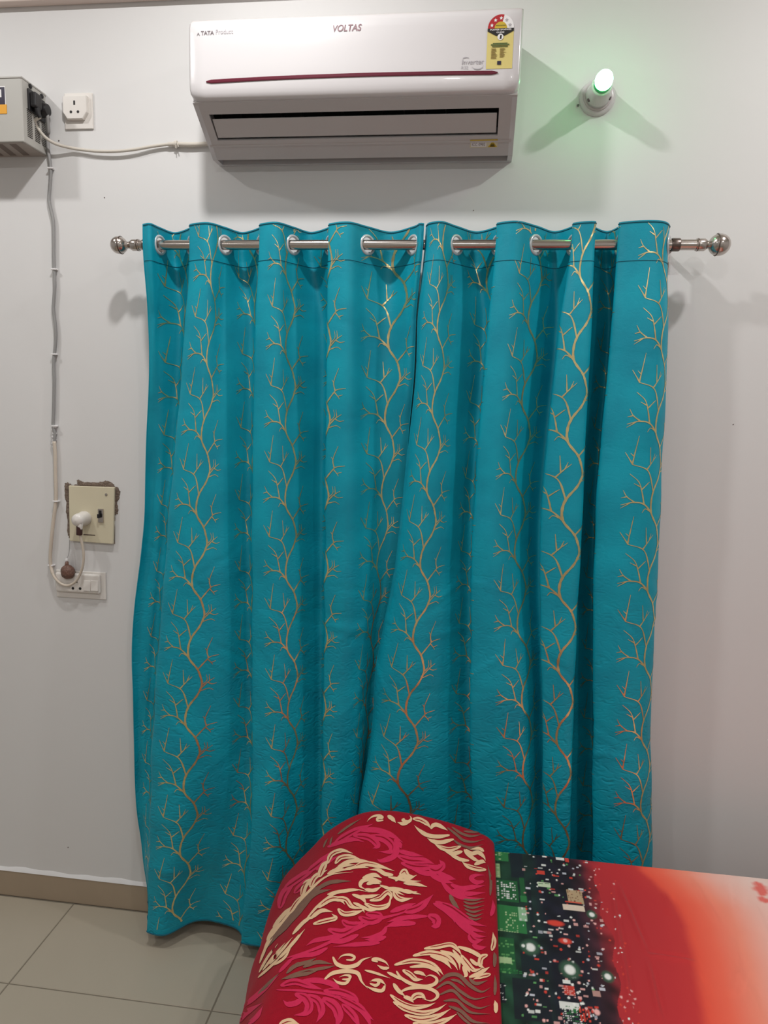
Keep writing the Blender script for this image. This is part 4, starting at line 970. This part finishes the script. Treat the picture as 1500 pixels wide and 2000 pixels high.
# ------------------------------------------------------------------ blanket
M['blanket'] = mat('crimson_fleece', srgb(158, 2, 30), .85, spec=.2, noise=(90, .12), bump=(600, .35, .0012), sheen=.05)
M['b_cream'] = mat('fleece_cream', srgb(232, 192, 152), .85, spec=.2, noise=(90, .06), bump=(600, .35, .0012), sheen=.04)
M['b_pink'] = mat('fleece_pink', srgb(206, 40, 82), .85, spec=.2, noise=(90, .1), bump=(600, .35, .0012), sheen=.04)
M['b_brown'] = mat('fleece_brown', srgb(128, 92, 76), .85, spec=.2, noise=(90, .15), bump=(600, .35, .0012), sheen=.04)
def blanket():
    far = np.array([(.101,.516),(.103,.530),(.094,.542),(.066,.557),(-.02,.580),(-.1,.593),(-.17,.595),(-.25,.576),(-.33,.522),(-.385,.462),(-.43,.410),(-.465,.358),(-.487,.28),(-.495,.17),(-.492,.09)])
    near = np.array([(.098,.516),(.101,.530),(.092,.542),(.06,.549),(-.03,.556),(-.1,.560),(-.2,.562),(-.275,.553),(-.335,.528),(-.375,.480),(-.405,.425),(-.425,.365),(-.438,.28),(-.446,.17),(-.446,.09)])
    nu = 170
    cf, cn = catmull(far, 14), catmull(near, 14)
    def resample(c):
        s = np.concatenate([[0], np.cumsum(np.linalg.norm(np.diff(c, axis=0), axis=1))]); t = np.linspace(0, 1, nu); return np.stack([np.interp(t*s[-1], s, c[:, k]) for k in (0, 1)], -1)
    # keep control points in step: resample by index, not by length
    ti = np.linspace(0, 1, nu)
    rf = np.stack([np.interp(ti, np.linspace(0, 1, len(cf)), cf[:, k]) for k in (0, 1)], -1)
    rn = np.stack([np.interp(ti, np.linspace(0, 1, len(cn)), cn[:, k]) for k in (0, 1)], -1)
    ys = np.concatenate([[-.232, -.232, -.233, -.235, -.239, -.246, -.255, -.266], np.linspace(-.278, -1.66, 190)])
    dz = np.concatenate([[-.30, -.20, -.12, -.07, -.042, -.022, -.010, -.003], np.zeros(190)])
    nv = len(ys); P = np.zeros((nv, nu, 3))
    for j, y in enumerate(ys):
        t = np.clip((-.30-y)/.5, 0, 1); t = t*t*(3-2*t)
        c = rf*(1-t)+rn*t
        P[j, :, 0] = c[:, 0]; P[j, :, 1] = y; P[j, :, 2] = c[:, 1]+dz[j]*np.clip((c[:, 1]-.08)/.3, 0, 1)
    P[:, :, 2] = np.maximum(P[:, :, 2], .05)
    # folds along the bed edge and soft undulation
    S_ = np.tile(ti, (nv, 1)); Yg = np.tile(ys[:, None], (1, nu))
    edge = np.exp(-((S_-.66)/.09)**2); side = np.clip((S_-.6)/.15, 0, 1)
    P[:, :, 0] += side*(.010*np.sin(Yg*15+1)+.006*np.sin(Yg*37))*np.clip((-.4-Yg)/.3, 0, 1)
    P[:, :, 2] += edge*(.006*np.sin(Yg*19+.5))*np.clip((-.35-Yg)/.3, 0, 1)
    P[:, :, 2] += (1-side)*np.clip(S_/.12, 0, 1)*(.003*np.sin(Yg*13+S_*9)+.002*np.sin(Yg*29-S_*17))
    dU = np.gradient(P, axis=1); dV = np.gradient(P, axis=0); N = np.cross(dU, dV); N /= np.linalg.norm(N, axis=2, keepdims=True)+1e-9
    if N[nv//3, nu//3, 2] < 0: N = -N
    e = empty('blanket', (-.15, -.9, BZ), 'crimson fleece blanket with cream damask leaves over the bed edge', 'blanket')
    o = grid_mesh(P, 'fleece', M['blanket'], e)
    md = o.modifiers.new('thickness', 'SOLIDIFY'); md.thickness = .004; md.offset = -1
    # photo measure -> surface parameters (fractional grid index), by nearest visible grid point
    V = (P-CAM) @ MB_.T; pix = V[..., :2]/V[..., 2:]*FPX+np.array([750, 1000])
    view = np.sum(N*(P-CAM), axis=2) < 0
    flat = pix.reshape(-1, 2); vis = view.reshape(-1)
    def inv(q):
        d = np.sum((flat-q)**2, 1); d = np.where(vis, d, 1e12); k = int(np.argmin(d)); j, i = divmod(k, nu)
        j = min(max(j, 1), nv-2); i = min(max(i, 1), nu-2)
        a = (pix[j, i+1]-pix[j, i-1])*.5; b = (pix[j+1, i]-pix[j-1, i])*.5
        det = a[0]*b[1]-a[1]*b[0]
        if abs(det) < 1e-6: return np.array([i, j], float)
        r = np.array(q)-pix[j, i]; u = (r[0]*b[1]-r[1]*b[0])/det; v = (a[0]*r[1]-a[1]*r[0])/det
        return np.array([i+np.clip(u, -2, 2), j+np.clip(v, -2, 2)])
    def S(uv, off):
        u = np.clip(uv[:, 0], 0, nu-1.001); v = np.clip(uv[:, 1], 0, nv-1.001); i = u.astype(int); j = v.astype(int); a = (u-i)[:, None]; b = (v-j)[:, None]
        g = lambda A: (A[j, i]*(1-a)+A[j, i+1]*a)*(1-b)+(A[j+1, i]*(1-a)+A[j+1, i+1]*a)*b
        return g(P)+g(N)*off
    out = {k: ([], []) for k in 'CPBR'}
    rowrep = (0, 86)          # the print repeats along the bed
    def stroke(kind, w, pts, layer=0):
        c = catmull(np.array(pts, float), 7); d = np.gradient(c, axis=0); d /= np.linalg.norm(d, axis=1, keepdims=True)+1e-9
        nn = np.stack([-d[:, 1], d[:, 0]], -1); m = len(c); t = np.linspace(0, 1, m)
        # teardrop: blunt start, full belly, pointed tip
        prof = np.clip(np.minimum(.45+t*2.6, 1), 0, 1)*np.clip((1-t)*2.6, .06, 1)
        prof[0] *= .55
        hw = (w*.5*{'P': 1.0, 'B': .85, 'C': 1.0, 'R': .8}[kind]*prof)[:, None]
        A = np.array([inv(q) for q in c-nn*hw]); Cn = np.array([inv(q) for q in c]); B = np.array([inv(q) for q in c+nn*hw])
        off = {'P': .0010, 'B': .0013, 'C': .0016, 'R': .0025}[kind]+layer
        vs, fs = out[kind]
        for rep in rowrep:
            sh = np.array([0, rep])
            if rep and (A[:, 1].min()+rep > nv-6): continue
            n0 = sum(len(x) for x in vs)
            vs.append(np.stack([S(A+sh, off), S(Cn+sh, off+.0003), S(B+sh, off)], 1).reshape(-1, 3))
            for i in range(m-1):
                for k in (0, 1): fs.append((n0+3*i+k, n0+3*i+k+1, n0+3*i+4+k, n0+3*i+3+k))
    for kind, w, pts in BL_DATA:
        stroke(kind, w, pts)
        if (w >= 9 and kind == 'C') or (w >= 12 and kind == 'P'):       # dark line drawn inside each leaf
            c = catmull(np.array(pts, float), 7); n = len(c); d = np.gradient(c, axis=0); d /= np.linalg.norm(d, axis=1, keepdims=True)+1e-9
            nn = np.stack([-d[:, 1], d[:, 0]], -1); i0, i1 = int(n*.12), int(n*.72)
            side = 1 if (len(pts)+w) % 2 else -1
            v = (c+nn*side*w*.10)[i0:i1]
            if len(v) > 3: stroke('R', 2.0 if kind == 'C' else 2.4, v[::max(1, len(v)//4)])
    for k, nm, mm, lb in (('P', 'pink_leaf_print', 'b_pink', 'rose pink leaf scroll print'), ('B', 'brown_print', 'b_brown', 'brown wavy print'), ('C', 'cream_damask_print', 'b_cream', 'cream damask leaf print'), ('R', 'leaf_vein_print', 'blanket', 'crimson veins in the printed leaves')):
        vs, fs = out[k]; g = MB(); g.v = np.vstack(vs).tolist(); g.f = fs; g.mi = [0]*len(fs)
        po = g.build(nm, M[mm], e, smooth='all', recalc=False); po['kind'] = 'stuff'; po['label'] = lb
BL_DATA = [
 # upper right cream band
 ('C',5,[(749,1603),(738,1604),(738,1599),(747,1598),(742,1594),(730,1595),(722,1600),(717,1606)]),
 ('C',8,[(757,1594),(766,1600),(773,1608)]),('C',6,[(790,1600),(787,1603),(797,1606),(803,1600),(800,1594)]),('C',7,[(800,1605),(788,1610),(776,1607)]),
 ('C',9,[(806,1600),(820,1602),(834,1610),(841,1619)]),('C',8,[(841,1620),(846,1613),(854,1612),(866,1618),(874,1623)]),
 ('C',8,[(878,1632),(855,1635),(834,1632),(818,1622),(809,1613)]),('C',8,[(886,1640),(862,1646),(845,1644),(834,1638)]),('C',9,[(900,1654),(878,1660),(860,1656),(847,1648)]),
 ('C',8,[(903,1664),(884,1668),(868,1664)]),('C',7,[(916,1682),(900,1680),(884,1672),(874,1666)]),('C',7,[(906,1660),(914,1670),(928,1680),(936,1682)]),
 ('C',8,[(909,1660),(920,1668),(934,1666),(944,1674),(948,1682)]),('C',9,[(949,1700),(930,1698),(912,1692),(902,1684)]),('C',8,[(926,1690),(940,1684),(948,1686)]),('C',6,[(945,1664),(935,1658),(918,1660)]),
 # brown corner
 ('B',6,[(873,1617),(890,1630),(905,1642),(925,1645),(945,1640)]),('B',6,[(882,1616),(900,1628),(920,1634),(943,1630)]),('B',5,[(884,1640),(898,1650),(918,1656),(944,1650)]),('B',5,[(905,1624),(925,1626),(942,1624)]),('B',6,[(905,1652),(925,1660),(945,1658)]),
 # pink scroll, top
 ('P',12,[(655,1645),(690,1625),(728,1610)]),('P',11,[(700,1622),(735,1622),(765,1632),(787,1646)]),('P',13,[(690,1632),(720,1636),(738,1652),(728,1658)]),('P',15,[(720,1634),(748,1638),(765,1652),(762,1664),(740,1664)]),
 ('P',11,[(768,1646),(775,1660),(768,1674),(745,1682),(736,1678)]),('P',9,[(640,1655),(665,1645),(690,1640),(712,1645)]),('P',10,[(770,1640),(780,1650),(784,1658)]),
 ('P',9,[(778,1662),(800,1668),(827,1673)]),('P',13,[(776,1672),(800,1680),(830,1682),(848,1688)]),('P',12,[(783,1686),(810,1694),(838,1694),(862,1690)]),('P',10,[(800,1694),(830,1706),(850,1704),(862,1690)]),
 ('P',15,[(836,1694),(852,1700),(864,1690),(858,1680)]),('P',11,[(838,1706),(860,1718),(886,1726)]),('P',10,[(852,1703),(874,1714),(890,1718)]),('P',10,[(862,1722),(880,1742),(906,1754),(948,1756)]),
 ('P',10,[(880,1728),(900,1736),(925,1733),(948,1730)]),('P',9,[(884,1738),(912,1746),(948,1744)]),('P',9,[(945,1722),(930,1724),(920,1716),(930,1710),(946,1710)]),
 # left pink leaf
 ('P',16,[(546,1775),(556,1745),(578,1724)]),('P',14,[(556,1735),(590,1712),(622,1692)]),('P',12,[(575,1745),(592,1728),(618,1708)]),('P',12,[(600,1704),(625,1685),(650,1662)]),('P',8,[(618,1700),(640,1684),(662,1672)]),
 ('B',4,[(632,1656),(636,1646),(641,1638)]),('B',4,[(645,1652),(647,1642),(650,1634)]),('B',5,[(660,1630),(680,1615),(705,1600)]),
 # pink scroll, middle
 ('P',6,[(560,1872),(620,1852),(690,1818),(740,1796),(790,1782),(842,1755)]),
 ('P',9,[(672,1824),(645,1832),(615,1838),(598,1848)]),('P',15,[(640,1816),(668,1822),(690,1812),(706,1800)]),('P',13,[(668,1798),(680,1806),(700,1806),(716,1796)]),('P',14,[(700,1792),(722,1800),(740,1796),(752,1790)]),('P',13,[(714,1786),(738,1788),(750,1796)]),
 ('P',9,[(755,1810),(748,1822),(730,1830),(705,1832)]),('P',9,[(742,1842),(715,1844),(688,1846),(650,1850)]),('P',9,[(754,1830),(735,1836),(712,1836)]),('P',9,[(640,1852),(615,1864),(585,1868),(562,1880)]),('P',10,[(700,1826),(672,1838),(640,1842)]),
 ('P',11,[(812,1804),(790,1804),(768,1806),(752,1812)]),('P',9,[(835,1790),(800,1792),(775,1796),(755,1802)]),('P',10,[(762,1782),(790,1772),(812,1765)]),('P',15,[(790,1782),(820,1772),(846,1748)]),('P',17,[(836,1788),(852,1796),(850,1808),(842,1810)]),
 ('P',9,[(846,1765),(866,1776),(884,1792),(888,1804)]),('P',13,[(850,1762),(880,1774),(905,1792),(925,1804),(950,1810)]),('P',11,[(868,1772),(896,1798),(920,1814),(948,1822)]),('P',9,[(880,1786),(905,1812),(930,1828),(950,1830)]),('P',13,[(915,1826),(926,1838),(944,1836)]),('P',9,[(922,1846),(936,1852),(950,1850)]),
 # brown block beside the far edge
 ('B',5,[(905,1762),(920,1766),(946,1761)]),('B',5,[(905,1769),(922,1774),(946,1769)]),('B',5,[(907,1776),(924,1782),(945,1777)]),('B',5,[(910,1784),(926,1790),(944,1785)]),('B',4,[(914,1792),(928,1797),(942,1793)]),('B',10,[(878,1748),(886,1764),(897,1776)]),('B',5,[(905,1757),(925,1759),(946,1755)]),
 # centre damask
 ('C',7,[(788,1726),(812,1728),(834,1733)]),('C',8,[(772,1722),(785,1712),(800,1716),(814,1710)]),('C',9,[(780,1710),(790,1702),(796,1710),(808,1712)]),('C',6,[(758,1714),(780,1718),(800,1722),(822,1722)]),('C',7,[(755,1735),(778,1738),(800,1744),(815,1742)]),('C',10,[(768,1742),(776,1754),(788,1758),(806,1755)]),('C',6,[(742,1730),(768,1740),(790,1750)]),('C',5,[(790,1738),(806,1744),(822,1748)]),
 ('C',9,[(640,1688),(648,1670),(668,1662),(690,1668)]),('C',9,[(655,1688),(666,1676),(686,1674),(706,1680)]),('C',8,[(660,1694),(682,1684),(704,1682),(730,1686)]),('C',10,[(690,1696),(712,1688),(738,1692),(770,1702)]),('C',8,[(768,1710),(752,1708),(738,1700),(722,1700)]),('C',6,[(650,1702),(672,1692),(694,1690)]),('C',6,[(670,1700),(700,1694),(720,1696)]),
 ('C',8,[(745,1724),(725,1718),(708,1722),(704,1732),(714,1738)]),('C',8,[(708,1716),(730,1710),(746,1716)]),('C',7,[(712,1738),(730,1740),(746,1732)]),('C',8,[(716,1728),(730,1724),(744,1728)]),
 ('C',9,[(722,1760),(742,1756),(756,1744),(764,1752),(758,1766)]),('C',10,[(712,1766),(734,1774),(756,1770),(764,1756)]),('C',7,[(700,1752),(722,1752),(742,1748)]),('C',6,[(706,1770),(720,1778),(740,1778)]),
 ('C',5,[(530,1832),(560,1792),(598,1748),(640,1712),(690,1704)]),('C',9,[(566,1786),(582,1762),(604,1742)]),('C',11,[(590,1752),(598,1728),(616,1714)]),('C',10,[(606,1734),(616,1714),(640,1700)]),('C',12,[(624,1714),(632,1694),(642,1680)]),('C',8,[(534,1812),(556,1786),(576,1768)]),('C',8,[(640,1708),(660,1700),(680,1700)]),
 ('C',5,[(596,1800),(622,1770),(655,1746),(690,1738),(722,1744)]),('C',10,[(622,1774),(645,1758),(664,1758),(674,1768)]),('C',9,[(655,1754),(676,1758),(688,1772),(712,1776)]),('C',10,[(660,1776),(672,1786),(694,1784),(712,1778)]),('C',8,[(606,1796),(628,1780),(650,1782)]),('C',9,[(612,1806),(634,1800),(656,1794),(648,1786)]),('C',7,[(572,1826),(594,1802),(616,1788)]),('C',7,[(640,1748),(668,1742),(700,1740)]),
 ('C',7,[(688,1748),(708,1756),(716,1768)]),('C',6,[(690,1764),(706,1772),(712,1784)]),
 ('B',20,[(520,1850),(548,1812),(582,1772),(616,1740),(640,1726)]),('B',14,[(540,1830),(575,1790),(610,1756)]),('B',9,[(612,1742),(640,1726),(662,1722),(686,1722)]),('B',8,[(600,1760),(622,1744),(648,1738)]),
 ('C',5,[(508,1882),(520,1852),(534,1832)]),('C',5,[(507,1900),(524,1870),(544,1844)]),('C',5,[(514,1896),(536,1868),(558,1842)]),('C',5,[(505,1910),(530,1888),(556,1862)]),('C',5,[(528,1884),(552,1856),(572,1832)]),('C',5,[(542,1876),(566,1850),(584,1826)]),('C',5,[(515,1868),(522,1844),(534,1824)]),('C',7,[(522,1838),(534,1818),(552,1800)]),('C',6,[(548,1872),(574,1842),(596,1816)]),('C',5,[(536,1886),(556,1872),(570,1850)]),
 # lower left leaf scraps
 ('P',10,[(476,1966),(510,1938),(545,1905)]),('B',7,[(505,1942),(525,1922),(545,1902)]),('P',7,[(545,1900),(562,1882),(576,1868)]),
 ('P',11,[(462,2000),(482,1978),(512,1960)]),('P',9,[(484,2002),(502,1986),(514,1966)]),('P',8,[(455,2006),(470,1990),(486,1980)]),
 # brown leaf
 ('B',4,[(550,1914),(590,1898),(656,1886)]),('B',9,[(560,1902),(576,1888),(600,1880),(618,1872)]),('B',9,[(592,1890),(620,1880),(650,1884)]),('B',9,[(556,1912),(578,1906),(602,1902),(622,1896)]),('B',7,[(604,1896),(630,1892),(654,1888)]),('B',6,[(566,1896),(580,1884),(588,1880)]),
 # bottom pink scroll
 ('P',5,[(540,1934),(590,1936),(650,1946),(698,1972),(728,2012)]),('P',13,[(548,1926),(575,1918),(605,1926),(632,1934)]),('P',11,[(590,1916),(625,1916),(656,1926),(662,1938)]),('P',11,[(592,1950),(578,1960),(562,1962),(553,1954)]),('P',17,[(576,1942),(596,1950),(604,1966),(596,1980),(574,1984)]),('P',15,[(600,1944),(622,1956),(628,1978),(618,1998)]),('P',19,[(630,1950),(654,1966),(662,1988),(655,2010)]),
 ('P',14,[(632,1936),(664,1938),(692,1950),(702,1966)]),('P',12,[(655,1946),(688,1962),(712,1978),(730,1994)]),('P',14,[(668,1962),(690,1984),(704,2010)]),('C',12,[(545,2004),(565,1996),(585,2002)]),
 # cream scrolls, lower middle
 ('C',5,[(676,1876),(688,1876),(692,1870),(682,1866),(668,1868),(660,1876)]),('C',8,[(650,1870),(658,1884),(676,1890),(696,1886),(708,1876),(726,1870)]),
 ('C',5,[(668,1914),(680,1914),(684,1908),(674,1906),(662,1910)]),('C',6,[(684,1914),(674,1922),(660,1920),(650,1912)]),('C',8,[(634,1914),(650,1902),(676,1898),(698,1902),(706,1918),(718,1932)]),
 ('C',6,[(738,1880),(728,1876),(736,1874),(752,1880),(760,1890)]),('C',6,[(760,1892),(748,1892),(736,1886)]),('C',6,[(722,1922),(734,1926),(740,1920),(734,1916),(722,1918)]),('C',7,[(752,1926),(746,1936),(730,1934),(712,1926)]),('C',6,[(726,1916),(742,1916),(754,1926)]),('C',5,[(712,1896),(734,1902),(762,1912)]),('C',6,[(756,1900),(772,1908),(790,1918)]),
 # big lower damask
 ('C',9,[(828,1854),(856,1850),(880,1846),(894,1856),(902,1868)]),('C',10,[(806,1868),(838,1862),(868,1868),(886,1882),(894,1896)]),('C',10,[(770,1886),(804,1878),(836,1882),(856,1894),(866,1906)]),('C',7,[(800,1890),(830,1888),(850,1896),(860,1908)]),
 ('C',7,[(774,1898),(784,1912),(806,1924),(832,1928),(850,1922),(852,1912),(840,1906),(830,1910)]),('C',10,[(786,1896),(800,1904),(812,1914),(826,1914)]),('C',7,[(808,1900),(822,1902),(832,1908)]),('C',8,[(840,1868),(868,1878),(882,1894)]),('C',7,[(860,1858),(884,1866),(896,1880),(898,1896)]),
 ('C',7,[(884,1856),(898,1874),(914,1894),(918,1902)]),('C',8,[(894,1850),(918,1858),(936,1868),(944,1876)]),('C',9,[(900,1866),(914,1884),(926,1896),(942,1892)]),('C',10,[(952,1866),(940,1872),(938,1886),(946,1892)]),('C',8,[(904,1888),(910,1904),(906,1910)]),('C',9,[(958,1904),(940,1908),(924,1914)]),('C',8,[(916,1910),(932,1904),(946,1896),(956,1890)]),('C',7,[(918,1874),(930,1884),(940,1880)]),
 ('C',8,[(768,1922),(778,1936),(792,1948)]),('C',7,[(780,1940),(798,1932),(828,1930),(850,1938),(854,1948),(842,1956),(824,1952)]),('C',11,[(802,1956),(812,1946),(824,1946),(832,1954)]),('C',9,[(762,1944),(780,1958),(806,1968),(834,1966),(850,1960)]),('C',10,[(768,1958),(792,1972),(824,1980),(852,1974),(872,1962)]),('C',11,[(790,1984),(820,1992),(854,1986),(880,1972)]),('C',11,[(806,2000),(840,2002),(870,1994),(892,1982)]),('C',8,[(788,1948),(800,1952),(808,1960)]),
 ('B',9,[(856,1920),(874,1906),(896,1906),(918,1926),(940,1938),(958,1930)]),('B',7,[(852,1932),(876,1920),(900,1938),(926,1952),(958,1946)]),('B',7,[(858,1944),(884,1936),(906,1956),(934,1970),(958,1964)]),('B',7,[(866,1956),(892,1956),(918,1978),(958,1982)]),('B',8,[(876,1966),(900,1976),(924,1996),(956,2000)]),('B',8,[(916,1912),(930,1922),(952,1916)]),('B',6,[(892,1978),(908,1994),(930,2010)]),('B',6,[(880,1914),(896,1918),(910,1930)]),
 ('P',10,[(700,1960),(716,1985),(726,2010)]),
 # turned edge
 ('P',8,[(958,1790),(963,1775),(962,1758)]),('C',9,[(960,1858),(964,1840),(962,1822)]),('B',8,[(965,1890),(966,1870),(964,1860)]),('B',7,[(966,1945),(967,1925),(966,1905)]),('C',8,[(968,1980),(968,1965),(966,1955)]),('B',6,[(957,1750),(958,1720),(952,1690)]),
]
blanket()
